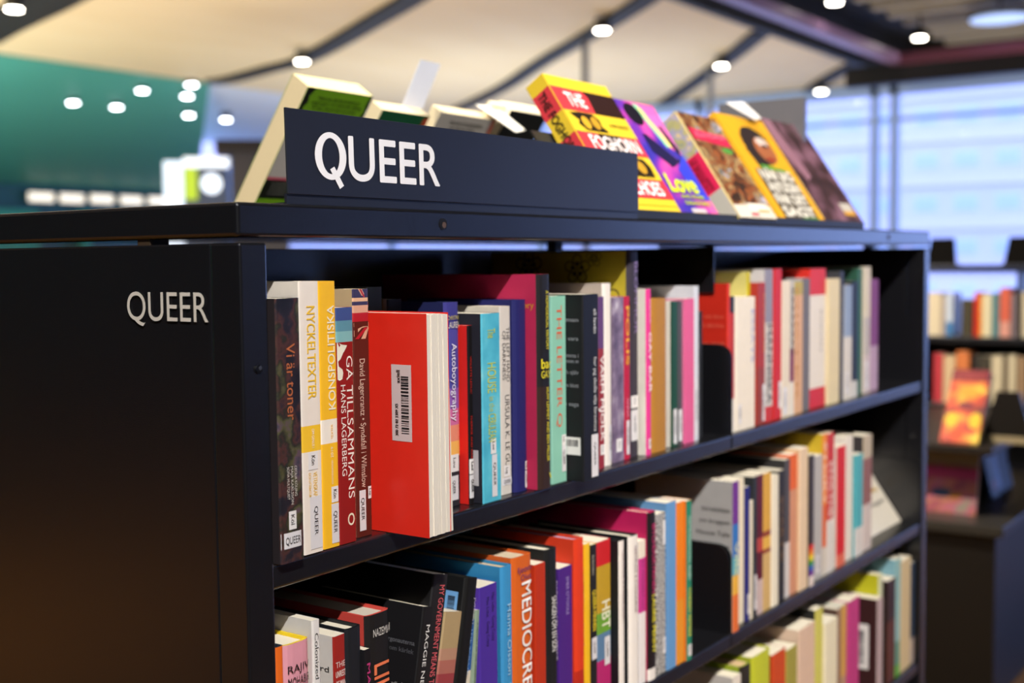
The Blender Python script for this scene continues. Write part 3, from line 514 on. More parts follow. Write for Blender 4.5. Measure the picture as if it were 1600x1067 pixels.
  ('pu16', 1.5707, 1.6135, 0.03, 0.2074, {'k': 'P', 's': [(0.6, '7a3a6c'), (1, 'b090a4')], 'c': '6a3060', 'L': 'purple book, last on the top shelf', 'tx': [], 'st': [], 'ct': [], 'pg': 'efe4cc'}),
 ]),
 ('books on the middle shelf, first bay', -0.5578, [
  ('orange', 0.0339, 0.0435, 0.006, 0.215, {'k': 'H', 's': 'e86a1c', 'c': '1c2630', 'L': 'orange spine with black letters, first on the middle shelf', 'tx': [('ÅSA', '221814', 0.15, 0.4, 0.5, 0.5, 'd')], 'st': [], 'ct': [], 'pg': 'efe4cc'}),
  ('pinkr', 0.0441, 0.0756, 0.006, 0.2133, {'k': 'H', 's': 'dc96a2', 'c': 'e2c21e', 'L': 'pink hardback with yellow boards and black capitals', 'tx': [('RAJIV', '221a1c', 0.085, 0.115, 0.52, 0.32, 'h'), ('MOHABIR', '221a1c', 0.135, 0.17, 0.52, 0.32, 'h'), ('A', 'c8261e', 0.22, 0.31, 0.5, 0.8, 'h')], 'st': [], 'ct': [], 'pg': 'efe4cc'}),
  ('colon', 0.0762, 0.0852, 0.004, 0.2275, {'k': 'P', 's': 'e2dcd6', 'c': 'c9c4be', 'L': 'white spine with black lettering rising above the pink hardback', 'tx': [('Colonized Bodies', '222022', 0.05, 0.36, 0.5, 0.48, 'd')], 'st': [], 'ct': [], 'pg': 'efe4cc'}),
  ('unruly', 0.1039, 0.1186, 0.006, 0.206, {'k': 'P', 's': '9c2620', 'c': 'cfc8c0', 'L': 'dark red spine with white capitals and a white printed cover', 'tx': [('THE', 'e2cfc6', 0.115, 0.14, 0.55, 0.36, 'h'), ('UNREST', 'e2cfc6', 0.155, 0.182, 0.55, 0.75, 'h'), ('OF MAN', 'e2cfc6', 0.198, 0.225, 0.55, 0.7, 'h')], 'st': [], 'ct': [('eldskärd', '3a3836', 0.13, 0.55, 0.014), ('hem', '3a3836', 0.22, 0.8, 0.014), ('and', '3a3836', 0.26, 0.8, 0.014), ('alder', '3a3836', 0.3, 0.8, 0.014), ('story', '3a3836', 0.4, 0.8, 0.014)], 'pg': 'efe4cc'}),
  ('black5', 0.1225, 0.1433, 0.008, 0.2071, {'k': 'H', 's': '1b1d22', 'c': '14161a', 'L': 'glossy black hardback with white pages left of the small black book', 'tx': [], 'st': [], 'ct': [], 'pg': 'efe4cc'}),
  ('small6', 0.1439, 0.1529, 0.006, 0.1831, {'k': 'P', 's': '151417', 'c': '1b1a1d', 'L': 'small black book with pink letters', 'tx': [('MAGNUS', 'c23a78', 0.07, 0.4, 0.55, 0.45, 'd')], 'st': [], 'ct': [], 'pg': 'efe4cc'}),
  ('like', 0.1566, 0.1905, 0.014, 0.2097, {'k': 'H', 's': '1c1a1a', 'c': 'c8463c', 'L': 'black spine with an orange brush painted title and red cover', 'tx': [('NAZEMIAN', 'd6d0c8', 0.065, 0.1, 0.62, 0.18, 'h'), ('LIKE', 'ee7c50', 0.225, 0.43, 0.55, 0.62, 'd')], 'st': [], 'ct': [], 'pg': 'd8ccb8'}),
  ('purple', 0.3192, 0.3504, 0.006, 0.2006, {'k': 'P', 's': '4b2f96', 'c': '5a3aa6', 'L': 'violet paperback with two columns of faint letters', 'tx': [('Max Lobe   Going Crazy', '241a4e', 0.06, 0.32, 0.45, 0.16, 'd'), ('Max Lobe   Going Crazy', '241a4e', 0.045, 0.3, 0.75, 0.16, 'd')], 'st': [], 'ct': [], 'pg': 'efe4cc'}),
  ('blue', 0.3588, 0.3792, 0.006, 0.2135, {'k': 'H', 's': '3b8fc2', 'c': '2f7fae', 'L': 'sky blue hardback left of the orange one', 'tx': [('Hanna Olsson  Catrin', 'a8cfe4', 0.19, 0.75, 0.55, 0.32, 'd')], 'st': [], 'ct': [], 'pg': 'd6c098'}),
  ('medi', 0.3798, 0.4175, 0.006, 0.2184, {'k': 'H', 's': 'd2601f', 'c': 'c85a20', 'L': 'large orange book with big white title running down the spine', 'tx': [('Ijeoma', '5a2a66', 0.048, 0.078, 0.6, 0.18, 'h'), ('Oluo', '5a2a66', 0.09, 0.118, 0.6, 0.18, 'h'), ('MEDIOCRE', 'f2ece6', 0.13, 0.66, 0.62, 0.5, 'd')], 'st': [], 'ct': [], 'pg': 'd9c6a8'}),
  ('redor', 0.4211, 0.4417, 0.006, 0.2031, {'k': 'P', 's': 'b83216', 'c': 'bc3416', 'L': 'rust red paperback right of the large orange book', 'tx': [], 'st': [(0.75, 0.95, 0.8, 0.3, 'QUEER', 'd')], 'ct': [], 'pg': 'efe4cc'}),
  ('sangen', 0.4427, 0.4673, 0.006, 0.2148, {'k': 'H', 's': '191a1b', 'c': '161718', 'L': 'black hardback with bold white spine capitals in two lines', 'tx': [('KARL-MIKAEL ISABELLE', 'd8d4ce', 0.18, 0.6, 0.86, 0.2, 'd'), ('SÅNGEN OM EN SON', 'f0ece6', 0.25, 0.54, 0.55, 0.34, 'd')], 'st': [], 'ct': [], 'pg': 'efe4cc'}),
  ('emer', 0.4751, 0.5028, 0.01, 0.1867, {'k': 'P', 's': '48227a', 'c': '48227a', 'L': 'deep purple paperback with pale spaced capitals', 'tx': [("EMER O'TOOLE", 'a892c8', 0.065, 0.3, 0.62, 0.2, 'd')], 'st': [], 'ct': [], 'pg': 'efe4cc'}),
  ('orred', 0.5034, 0.5241, 0.006, 0.2149, {'k': 'H', 's': [(0.72, 'd63a1c'), (0.86, 'b02818'), (1, 'd63a1c')], 'c': 'cf3a1e', 'L': 'orange red hardback with a darker sweep across its cover', 'tx': [('FORBRYTELSE', 'f0d8c4', 0.165, 0.6, 0.9, 0.16, 'd')], 'st': [], 'ct': [], 'pg': 'b0a0b8'}),
  ('yel20', 0.5247, 0.5358, 0.006, 0.2058, {'k': 'P', 's': 'e6b422', 'c': 'e6b422', 'L': 'slim bright yellow spine', 'tx': [], 'st': [], 'ct': [], 'pg': 'efe4cc'}),
  ('min', 0.5364, 0.5512, 0.006, 0.2024, {'k': 'P', 's': '1e1d1e', 'c': 'e6b422', 'L': 'slim black spine with yellow capitals', 'tx': [('Åsa Bartholdsson', 'b8b0a0', 0.06, 0.18, 0.4, 0.3, 'd'), ('QUEERA MINNEN', 'e6cc2a', 0.27, 0.51, 0.55, 0.5, 'd')], 'st': [(0.55, 0.68, 0.5, 0.75, 'QUEER', 'd')], 'ct': [], 'pg': 'efe4cc'}),
  ('hbt', 0.5518, 0.5827, 0.006, 0.2024, {'k': 'P', 's': [(0.145, 'c4242a'), (0.425, 'b8922a'), (0.55, '6a9a34'), (0.71, '5a7a9a'), (1, 'b02868')], 'c': 'c4242a', 'L': 'rainbow banded spine from red to gold, green and blue', 'tx': [('HBT', 'e8e4c8', 0.36, 0.53, 0.62, 0.6, 'd')], 'st': [(0.58, 0.75, 0.7, 0.4, 'QUEER', 'd')], 'ct': [], 'pg': 'efe4cc'}),
  ('wh22', 0.5833, 0.5956, -0.006, 0.1995, {'k': 'H', 's': 'e6ddd3', 'c': '15171b', 'L': 'white spined black hardback left of its taller twin', 'tx': [('GERTRUDE & KVINNORNA', '86686a', 0.06, 0.48, 0.55, 0.25, 'd')], 'st': [], 'ct': [], 'pg': 'efe4cc'}),
  ('wh23', 0.608, 0.6308, -0.006, 0.2, {'k': 'H', 's': 'e6ddd3', 'c': '15171b', 'L': 'white spined black hardback right of its shorter twin', 'tx': [('GERTRUDE & KVINNORNA', '86686a', 0.06, 0.48, 0.55, 0.25, 'd')], 'st': [], 'ct': [], 'pg': 'efe4cc'}),
  ('wp24', 0.6557, 0.6729, 0.008, 0.1832, {'k': 'P', 's': [(0.12, 'e2d6c4'), (0.5, 'c23a86'), (1, 'e0d8d4')], 'c': 'e2d8d0', 'L': 'white paperback with a magenta panel on the spine', 'tx': [('ET MODIGT LIV', '8a2a62', 0.14, 0.48, 0.55, 0.35, 'd')], 'st': [], 'ct': [], 'pg': 'efe4cc'}),
  ('pk25', 0.6735, 0.6943, 0.004, 0.2166, {'k': 'H', 's': [(0.93, '1c1416'), (1, 'e0d8d0')], 'c': 'b81a56', 'L': 'magenta hardback with black spine lettered in pink and yellow', 'tx': [('BITCHDOKTRINEN', 'cc2a6a', 0.07, 0.48, 0.55, 0.42, 'd'), ('LAURIE PENNY', 'e2d42a', 0.49, 0.84, 0.55, 0.42, 'd')], 'st': [], 'ct': [], 'pg': 'efe4cc', 'd': 0.2}),
  ('sp26', 0.698, 0.7221, 0.006, 0.2103, {'k': 'P', 's': '77726e', 'c': '8a8480', 'L': 'book with a black and white speckled spine', 'tx': [], 'st': [(0.05, 0.2, 0.8, 0.25, '', 'd'), (0.78, 0.88, 0.8, 0.3, 'Pen', 'd')], 'ct': [], 'pg': 'efe4cc', 'art': 'speckle'}),
  ('lb27', 0.7227, 0.7479, 0.004, 0.2208, {'k': 'P', 's': '5f8fbe', 'c': '5a86b2', 'L': 'tall light blue book near the end of the middle shelf', 'tx': [], 'st': [], 'ct': [], 'pg': 'efe4cc', 'd': 0.2}),
  ('or28', 0.7485, 0.7702, 0.004, 0.2164, {'k': 'P', 's': [(0.6, 'e07a1e'), (1, 'd88a2a')], 'c': 'd85a2c', 'L': 'orange book left of the green one', 'tx': [], 'st': [], 'ct': [], 'pg': 'efe4cc'}),
  ('gr29', 0.7708, 0.7845, 0.0, 0.2161, {'k': 'P', 's': '1f7a5c', 'c': 'e07a1e', 'L': 'green book with pale capitals, last before the bracket', 'tx': [('DETRANSITION, BABY', 'cfe0d2', 0.1, 0.5, 0.5, 0.42, 'd'), ('TORREY PETERS', 'e2d83a', 0.54, 0.85, 0.5, 0.42, 'd')], 'st': [(0.9, 0.97, 0.5, 0.7, 'Pet', 'd')], 'ct': [], 'pg': 'efe4cc'}),
 ]),
 ('books on the middle shelf, second bay', -0.5578, [
  ('lgrb', 0.9188, 0.9369, 0.002, 0.2182, {'k': 'P', 's': [(0.28, '6a2f86'), (0.5, '2f6cb0'), (0.62, '4aa0b0'), (0.75, 'e0a83a'), (1, 'd86a30')], 'c': 'aaa6a2', 'L': 'book with a rainbow spine and pale cover printed with black lines', 'tx': [('Villa', 'e8e0a0', 0.4, 0.62, 0.5, 0.5, 'd')], 'st': [], 'ct': [('Introduktion', '2c2a2a', 0.17, 0.5, 0.018), ('om kroppen', '2c2a2a', 0.25, 0.55, 0.018), ('House Tale', '2c2a2a', 0.33, 0.6, 0.018), ('Gay Diary', '2c2a2a', 0.41, 0.6, 0.018)], 'pg': 'efe4cc', 'd': 0.16}),
  ('cr2', 0.9458, 0.9808, 0.014, 0.2149, {'k': 'P', 's': 'e0d2b8', 'c': 'e0d4be', 'L': 'cream book right after the middle shelf bracket', 'tx': [], 'st': [], 'ct': [], 'pg': 'efe4cc'}),
  ('nv3', 0.9814, 0.9925, 0.01, 0.2002, {'k': 'P', 's': '25266c', 'c': '25266c', 'L': 'slim navy spine beside the cream book at the bracket', 'tx': [], 'st': [(0.8, 0.95, 0.5, 0.7, 'QUEER', 'd')], 'ct': [], 'pg': 'efe4cc'}),
  ('cr4', 0.9931, 1.0038, 0.01, 0.1776, {'k': 'P', 's': 'd9cdb6', 'c': 'd9cdb6', 'L': 'short cream paperback beside the slim navy spine', 'tx': [], 'st': [], 'ct': [], 'pg': 'efe4cc'}),
  ('bk5', 1.0044, 1.0196, 0.01, 0.2117, {'k': 'P', 's': '2a2c2e', 'c': '2c2e30', 'L': 'black book with a white tag left of the dark wine one', 'tx': [], 'st': [(0.7, 0.95, 0.5, 0.6, 'QUEER', 'd')], 'ct': [], 'pg': 'efe4cc'}),
  ('dr6', 1.0202, 1.0406, 0.01, 0.2118, {'k': 'P', 's': [(0.45, '5a1422'), (0.55, 'b0403a'), (0.75, '5a1422'), (1, 'c0a8a4')], 'c': '5a1422', 'L': 'dark wine red book left of the gold one', 'tx': [], 'st': [], 'ct': [], 'pg': 'efe4cc'}),
  ('gold7', 1.0412, 1.0693, 0.01, 0.211, {'k': 'P', 's': [(0.42, 'cf9c3e'), (0.46, '8a3a22'), (0.55, 'd8a84a'), (0.58, '8a3a22'), (1, 'c8a468')], 'c': 'd8c8b0', 'L': 'gold book with two rust bands on the spine', 'tx': [], 'st': [], 'ct': [], 'pg': 'efe4cc'}),
  ('cr8', 1.0699, 1.094, 0.008, 0.2036, {'k': 'P', 's': 'e2d8c2', 'c': 'e2d8c2', 'L': 'plain cream book right of the gold one', 'tx': [], 'st': [], 'ct': [], 'pg': 'efe4cc'}),
  ('bk9', 1.1034, 1.1285, 0.012, 0.2058, {'k': 'P', 's': '2a2623', 'c': '302c28', 'L': 'black book with brown letters on the middle shelf, far bay', 'tx': [('SVARTA', '7a5a3a', 0.2, 0.7, 0.5, 0.4, 'd')], 'st': [], 'ct': [], 'pg': 'efe4cc'}),
  ('gy9', 1.1291, 1.1488, 0.012, 0.2197, {'k': 'P', 's': [(0.6, '4a4648'), (1, 'c8c0bc')], 'c': '2c2a2c', 'L': 'dark grey book with a pale foot left of the orange one', 'tx': [], 'st': [], 'ct': [], 'pg': 'efe4cc'}),
  ('or10', 1.1494, 1.1775, 0.012, 0.2245, {'k': 'P', 's': [(0.25, 'd8602c'), (1, 'c88a6a')], 'c': 'd8602c', 'L': 'coral orange book on the middle shelf, far bay', 'tx': [], 'st': [], 'ct': [], 'pg': 'efe4cc'}),
  ('pe11', 1.1781, 1.2132, 0.008, 0.2305, {'k': 'P', 's': 'dcc0a0', 'c': 'd8b48c', 'L': 'thick peach cream book with a plain spine', 'tx': [], 'st': [], 'ct': [], 'pg': 'efe4cc'}),
  ('dk11', 1.2138, 1.2308, 0.004, 0.2157, {'k': 'P', 's': [(0.68, '3a3234'), (0.72, 'd02c28'), (0.76, 'e07a24'), (0.8, 'e2c82c'), (0.84, '3a8a3c'), (0.88, '2f5cb0'), (0.92, '6a2f86'), (1, 'd8c8c0')], 'c': '2c2a2c', 'L': 'dark book with a rainbow flag sticker at the foot', 'tx': [], 'st': [], 'ct': [], 'pg': 'efe4cc'}),
  ('gy12', 1.2513, 1.2884, 0.012, 0.2078, {'k': 'P', 's': 'b0aaa6', 'c': '6a7480', 'L': 'light grey book right of the rainbow flag sticker', 'tx': [], 'st': [(0.8, 0.95, 0.4, 0.4, 'QUEER', 'd')], 'ct': [], 'pg': 'efe4cc'}),
  ('or13', 1.289, 1.3082, 0.012, 0.2408, {'k': 'P', 's': [(0.5, 'e0842a'), (0.8, 'd0602a'), (1, 'c8beb0')], 'c': 'c8a82c', 'L': 'tall orange spine with a yellow cover', 'tx': [('STORY', 'f2e4d0', 0.06, 0.5, 0.5, 0.5, 'd')], 'st': [], 'ct': [], 'pg': 'efe4cc', 'd': 0.17}),
  ('rd13', 1.3088, 1.341, 0.012, 0.2386, {'k': 'P', 's': [(0.62, 'c0302a'), (1, 'd4ccc4')], 'c': 'c0302a', 'L': 'tall red spine with white capitals right of the orange one', 'tx': [('STOLTHET', 'f0dcd2', 0.2, 0.66, 0.5, 0.5, 'd')], 'st': [], 'ct': [], 'pg': 'efe4cc', 'd': 0.17}),
  ('rd14', 1.3567, 1.3971, 0.012, 0.2099, {'k': 'P', 's': [(0.9, 'cc1f1e'), (1, 'd86a50')], 'c': 'd8d0c4', 'L': 'bright red book with white cover in the far bay', 'tx': [], 'st': [], 'ct': [], 'pg': 'efe4cc', 'd': 0.15}),
  ('cr15', 1.4077, 1.4431, 0.016, 0.2215, {'k': 'P', 's': 'dfd4c6', 'c': 'dfd4c6', 'L': 'tall white book right of the bright red one', 'tx': [], 'st': [], 'ct': [], 'pg': 'efe4cc'}),
  ('te16', 1.4477, 1.4856, 0.012, 0.1832, {'k': 'P', 's': [(0.72, '4fa4ac'), (1, 'cfc8c2')], 'c': '4fa4ac', 'L': 'teal blue book in the far bay', 'tx': [], 'st': [], 'ct': [], 'pg': 'efe4cc'}),
  ('br18', 1.4968, 1.5416, 0.015, 0.2112, {'k': 'P', 's': [(0.2, 'b8a890'), (0.6, '8a5a50'), (1, 'c8b8b0')], 'c': '3a3436', 'L': 'mottled brown and cream book, last upright on the middle shelf', 'tx': [], 'st': [], 'ct': [], 'pg': 'efe4cc', 'd': 0.16}),
 ]),
 ('books on the lower shelf, second bay', -0.8446, [
  ('wh1', 0.9361, 0.9624, 0.01, 0.2143, {'k': 'P', 's': 'ddd2c4', 'c': 'c8c0b8', 'L': 'white book with open cover, first visible on the lower shelf', 'tx': [], 'st': [], 'ct': [], 'pg': 'efe4cc'}),
  ('gk1', 0.963, 1.0008, 0.01, 0.2224, {'k': 'H', 's': [(0.1, '2c2620'), (1, '241f1c')], 'c': '8a9a20', 'L': 'black spined book with lime board on the lower shelf', 'tx': [], 'st': [], 'ct': [], 'pg': 'd8b88a'}),
  ('lime2', 1.0053, 1.0743, 0.01, 0.224, {'k': 'H', 's': 'b8bc30', 'c': 'a6a824', 'L': 'thick lime green book', 'tx': [], 'st': [], 'ct': [], 'pg': 'efe4cc'}),
  ('ro3', 1.0814, 1.1343, 0.012, 0.2072, {'k': 'P', 's': [(1, 'c4481c')], 'c': 'a82c18', 'L': 'rust orange book right of the lime green one', 'tx': [], 'st': [], 'ct': [], 'pg': 'efe4cc'}),
  ('ol4', 1.1368, 1.1817, 0.012, 0.1995, {'k': 'P', 's': '9c9240', 'c': 'a49a48', 'L': 'olive khaki book on the lower shelf', 'tx': [], 'st': [], 'ct': [], 'pg': 'efe4cc'}),
  ('pe5', 1.1893, 1.2587, 0.012, 0.2186, {'k': 'P', 's': 'd4b49c', 'c': 'd8bca4', 'L': 'thick peach book on the lower shelf', 'tx': [], 'st': [], 'ct': [], 'pg': 'efe4cc'}),
  ('ye6', 1.2611, 1.293, 0.012, 0.2347, {'k': 'P', 's': 'c8c05a', 'c': '1c1c1c', 'L': 'tall pale yellow spine with a black cover', 'tx': [], 'st': [], 'ct': [], 'pg': 'efe4cc'}),
  ('cr7b', 1.2936, 1.352, 0.008, 0.2034, {'k': 'P', 's': 'e0d6b8', 'c': 'e2d8bc', 'L': 'thick cream book right of the pale yellow spine', 'tx': [], 'st': [], 'ct': [], 'pg': 'efe4cc'}),
  ('br8', 1.3624, 1.3811, 0.012, 0.2118, {'k': 'P', 's': '8a6a58', 'c': '5a4238', 'L': 'brown book behind the thick cream one', 'tx': [], 'st': [], 'ct': [], 'pg': 'efe4cc'}),
  ('yl9', 1.3817, 1.4064, 0.012, 0.2134, {'k': 'P', 's': [(0.6, 'c8964a'), (1, 'b0886a')], 'c': '8a9aa0', 'L': 'peach and yellow spine left of the hot pink book', 'tx': [], 'st': [], 'ct': [], 'pg': 'efe4cc'}),
  ('pk10', 1.4191, 1.472, 0.012, 0.2115, {'k': 'P', 's': 'b83a78', 'c': 'c0407c', 'L': 'hot pink book on the lower shelf', 'tx': [], 'st': [], 'ct': [], 'pg': 'efe4cc'}),
  ('bk11', 1.5375, 1.5664, 0.0, 0.1896, {'k': 'P', 's': 'b09a9a', 'c': '3a1e1e', 'L': 'dark maroon book with a white barcode on its cover', 'tx': [], 'st': [], 'ct': [], 'pg': 'efe4cc', 'd': 0.14}),
  ('yw13', 1.567, 1.5872, 0.008, 0.2281, {'k': 'P', 's': 'c9ccaa', 'c': 'b8b420', 'L': 'yellow covered book behind the maroon one', 'tx': [], 'st': [], 'ct': [], 'pg': 'efe4cc', 'd': 0.2}),
  ('db14', 1.6316, 1.6777, 0.012, 0.2014, {'k': 'P', 's': [(0.4, '3a2624'), (1, '5a3024')], 'c': '241a18', 'L': 'dark brown book right of the maroon one', 'tx': [], 'st': [], 'ct': [], 'pg': 'efe4cc'}),
  ('te15', 1.6783, 1.7079, 0.012, 0.2337, {'k': 'P', 's': [(0.7, '8ab0ae'), (0.9, '5a8a78'), (1, '5a9a3c')], 'c': '7aa4b0', 'L': 'pale teal book with a green foot', 'tx': [], 'st': [], 'ct': [], 'pg': 'efe4cc'}),
  ('cr16', 1.7085, 1.772, 0.012, 0.2224, {'k': 'P', 's': 'cbb48a', 'c': 'd0bc94', 'L': 'sandy cream book near the right end of the lower shelf', 'tx': [], 'st': [], 'ct': [], 'pg': 'efe4cc'}),
  ('nb17', 1.7733, 1.796, 0.012, 0.206, {'k': 'P', 's': [(0.75, '2c3c52'), (1, 'a89890')], 'c': '2c3a50', 'L': 'dark blue book, last on the lower shelf', 'tx': [], 'st': [], 'ct': [], 'pg': 'efe4cc'}),
 ]),
]
for g, zb, rows in ROWS:
    for (bid, x0, x1, y0, h, st) in rows:
        BOOKS[bid] = book(x0, x1, y0, h, zb + .0004, st, g, bid_=bid)
# extra prints on some spines and covers
def flat(name, parent, mat, polys):
    b = MB()
    for p in polys: b.face(p, mat)
    return b.build(name, parent)
r, t, h, d, fn = BOOKS['union']                                      # the flag
yy = lambda x: fn(min(max(x, 0), t)) - .0003
def onspine(pl): return [(x * t, yy(x * t), h * (1 - f)) for x, f in pl]
flat('flag_print', r, M('d9a88a', .4, .03), [onspine(p) for p in ([(.3,.0),(.55,.0),(.99,.05),(.99,.075)][::-1], [(.02,.135),(.98,.135),(.98,.15),(.02,.15)][::-1], [(.02,.19),(.02,.165),(.95,.15),(.6,.15)], [(.45,.2),(.75,.2),(.98,.16),(.98,.152),(.86,.152)])])
flat('flag_field', r, M('35304c', .4, .03), [[(x * t, yy(x * t) + .00015, h * (1 - f)) for x, f in ((.01,.2),(.99,.2),(.99,.15),(.01,.15))]])
flat('flag_stripes', r, M('b4202c', .4, .03), [[(x * t, yy(x * t) - .0001, h * (1 - f)) for x, f in p] for p in ([(.05,.2),(.3,.2),(.9,.155),(.68,.155)], [(.38,.0),(.5,.0),(.99,.058),(.99,.07)][::-1])])
r, t, h, d, fn = BOOKS['ga']                                         # white profile on the dark red spine
yy = lambda x: fn(min(max(x, 0), t)) - .0003
prof = [(.02,.145),(.3,.155),(.6,.16),(.5,.175),(.42,.185),(.36,.19),(.2,.215),(.05,.225),(.08,.245),(.3,.26),(.34,.275),(.28,.30),(.12,.305),(.02,.30)]
flat('profile_print', r, M('e6e0cc', .4, .03), [[(x * t, yy(x * t), h * (1 - f)) for x, f in prof][::-1]])
r, t, h, d, fn = BOOKS['flow']                                       # drawn flowers on the yellow cover
fl = MB(); blk = M('17150f', .5, .03)
for (cy, cz, s) in ((.022, h - .072, .026), (.075, h - .022, .02), (.15, h - .018, .022), (.13, h - .07, .016), (.05, h - .008, .012)):
    for k in range(5):
        a = 2 * math.pi * k / 5 + .3
        for q in range(12):                                          # petal outline drawn as a thin loop
            a0, a1 = 2 * math.pi * q / 12, 2 * math.pi * (q + 1) / 12
            pc = (cy + math.cos(a) * s * .62, cz + math.sin(a) * s * .62)
            P = lambda an, rr: (-.0003, pc[0] + math.cos(an) * rr * s * .36, min(pc[1] + math.sin(an) * rr * s * .36, h - .001))
            fl.face([P(a0, 1), P(a1, 1), P(a1, .8), P(a0, .8)], blk)
        fl.face([(-.0003, cy, cz), (-.0003, cy + math.cos(a - .25) * s * .5, min(cz + math.sin(a - .25) * s * .5, h - .001)), (-.0003, cy + math.cos(a + .25) * s * .5, min(cz + math.sin(a + .25) * s * .5, h - .001))], blk)
fl.build('flower_print', r)['kind'] = 'stuff'
def barcode(parent, place, w_, h_, col='e6e2dc', ink='1c1b1d', n=26, nm='barcode_label'):
    """place(a, b) in metres from the label's lower corner; bars run along b"""
    b = MB(); b.face([place(0, 0, 0), place(w_, 0, 0), place(w_, h_, 0), place(0, h_, 0)], M(col, .45, .03)); lab = b.build(nm, parent)
    rnd = random.Random(3); b = MB(); q = h_ * .1
    while q < h_ * .84:
        g = h_ * rnd.choice((.008, .012, .02, .026)); b.face([place(w_ * .48, q, 1), place(w_ * .86, q, 1), place(w_ * .86, q + g, 1), place(w_ * .48, q + g, 1)], M(ink, .5, .02)); q += g + h_ * rnd.choice((.008, .014, .02))
    b.build('bars', lab); return lab
r, t, h, d, fn = BOOKS['eli']
barcode(r, lambda a, c, l: (-.0003 - .0002 * l, .004 + .022 - c, .03 + a), .02, .022)
r, t, h, d, fn = BOOKS['bk11']
barcode(r, lambda a, c, l: (-.0003 - .0002 * l, .075 - a, .055 + c), .058, .085)
r, t, h, d, fn = BOOKS['turq']
flat('label_strip', r, M('b9b6b8', .5, .03), [[(-.0003, .02, .018), (-.0003, .006, .018), (-.0003, .006, .055), (-.0003, .02, .055)][::-1]])

# the red paperback shelved fore-edge outwards, sticking out of the row
rb = (0.1759, -0.0459, 0.2028, 0.0331)      # x of its cover, front edge y, height, thickness
root = empty('book', (rb[0], rb[1], SH[0] + .0004), 'red paperback with page edges outward, sticking out of the top shelf', 'book', 'books on the top shelf, first bay')
RED = M('d8281a', .36, .06); t, h, d = rb[3], rb[2], .128
b = MB(); b.box((0, 0, 0), (.0006, d, h), RED); b.box((t - .0006, .001, 0), (t, d, h), RED); b.box((0, d - .0006, 0), (t, d, h), RED); b.build('cover', root)
b = MB(); pmat = M_pages('f0e6d6'); n = 9
for i in range(n):                                                   # signatures fan out slightly at the fore-edge
    xa, xb = .0007 + (t - .0014) * i / n, .0007 + (t - .0014) * (i + 1) / n - .0001
    yo = .0008 + .0006 * math.sin(i * 2.3) + .0009 * (i / n); fan = .0045 * (i / n) ** 2
    z1 = h - .0008 - .0004 * (i % 3)
    p = [(xa, yo, .0004), (xb, yo, .0004), (xb, d - .001, .0004), (xa, d - .001, .0004)]
    b.v += p + [(p[0][0], yo, z1), (p[1][0], yo, z1), (p[2][0], p[2][1], z1), (p[3][0], p[3][1], z1)]
    s = len(b.v) - 8
    b.v[s] = (xa + fan, yo, .0004); b.v[s + 1] = (xb + .0045 * ((i + 1) / n) ** 2, yo, .0004)
    for f in ((0,3,2,1),(4,5,6,7),(0,1,5,4),(1,2,6,5),(2,3,7,6),(3,0,4,7)): b.f.append(tuple(s + q for q in f)); b.m.append(b.mi(pmat))
b.build('page_block', root)
lb = (-0.0278, -0.0042, -0.1849, -0.1149)     # y near, y far, z low, z high of the sticker
lab = barcode(root, lambda a, c, l: (-.0003 - .0002 * l, lb[1] - rb[1] - a, lb[2] - SH[0] + c), lb[1] - lb[0], lb[3] - lb[2], 'c9b6b4', n=40)
hw, hh = lb[1] - lb[0], lb[3] - lb[2]
letters('lettering', 'axiell', M('2a2424', .5, .02), lambda u, v: (-.0006, lb[1] - rb[1] - hw * (.44 - .17 * v), lb[2] - SH[0] + hh * (.76 + .17 * u)), lab, .01)
letters('lettering', '300 72 82 2309 X5', M('2a2424', .5, .02), lambda u, v: (-.0006, lb[1] - rb[1] - hw * (.32 - .13 * v), lb[2] - SH[0] + hh * (.07 + .42 * u)), lab, .015)

# five books leaning to the right in the middle row
def leaner(spec, L, k, s, c, tx, ct=(), art=None, pg='efe4cc', d=.14, st_=()):
    xb, y0, t, h, ang = spec                                         # xb: where the right lower corner meets the board
    st = dict(k=k, s=s, c=c, L=L, tx=list(tx), st=list(st_), ct=list(ct), pg=pg, d=d, art=art)
    R = book(0, t, y0, h, 0, st, 'books on the middle shelf, first bay', name='book')
    root = R[0]; root.rotation_euler = (0, ang, 0)
    off = Matrix.Rotation(ang, 3, 'Y') @ Vector((t, 0, 0)); root.location = (xb - off.x, y0, SH[1] + .0005 - off.z); return R
leaner((0.2005, 0.003, 0.0158, 0.2054, 0.2), 'leaning black paperback with white capitals and grey blurb on its cover', 'P', '1a191a', '161517', [('MAGGIE NELSON','ece8e2',.085,.50,.62,.34,'d')], ct=[('Argonauterna','5a5a5e',.16,.5,.012),('om kärlek','4a4a4e',.2,.4,.012),('och vänliga','9a9894',.36,.5,.012),('ett. I stället','9a9894',.40,.5,.012),('vända sida i','9a9894',.44,.5,.012),('kärlek.','9a9894',.48,.4,.012),('upplöst.','9a9894',.52,.4,.012)])
leaner((0.2161, 0.003, 0.0229, 0.233, 0.21), 'leaning tall black book with salmon pink capitals along the spine', 'P', '211f20', '151415', [('MY GOVERNMENT MEANS TO KILL ME','e4646a',.045,.60,.66,.34,'d')], d=.15)
leaner((0.2463, 0.004, 0.0282, 0.1893, 0.22), 'leaning tan paperback with a rose red lower half, between two black books', 'P', [(.19,'b0966c'),(.25,'b88a70'),(.32,'b06a5c'),(1,'9c4044')], 'a08a66', [])
jb = leaner((0.2737, 0.004, 0.0222, 0.2169, 0.2), 'leaning black book with a blue barcode label and pale letters on the spine edge', 'H', '131313', '101011', [('JOHNNY','d8d4d0',.09,.22,.84,.2,'d'),('THE SAILOR','8fb4dc',.23,.45,.84,.2,'d')], d=.15)
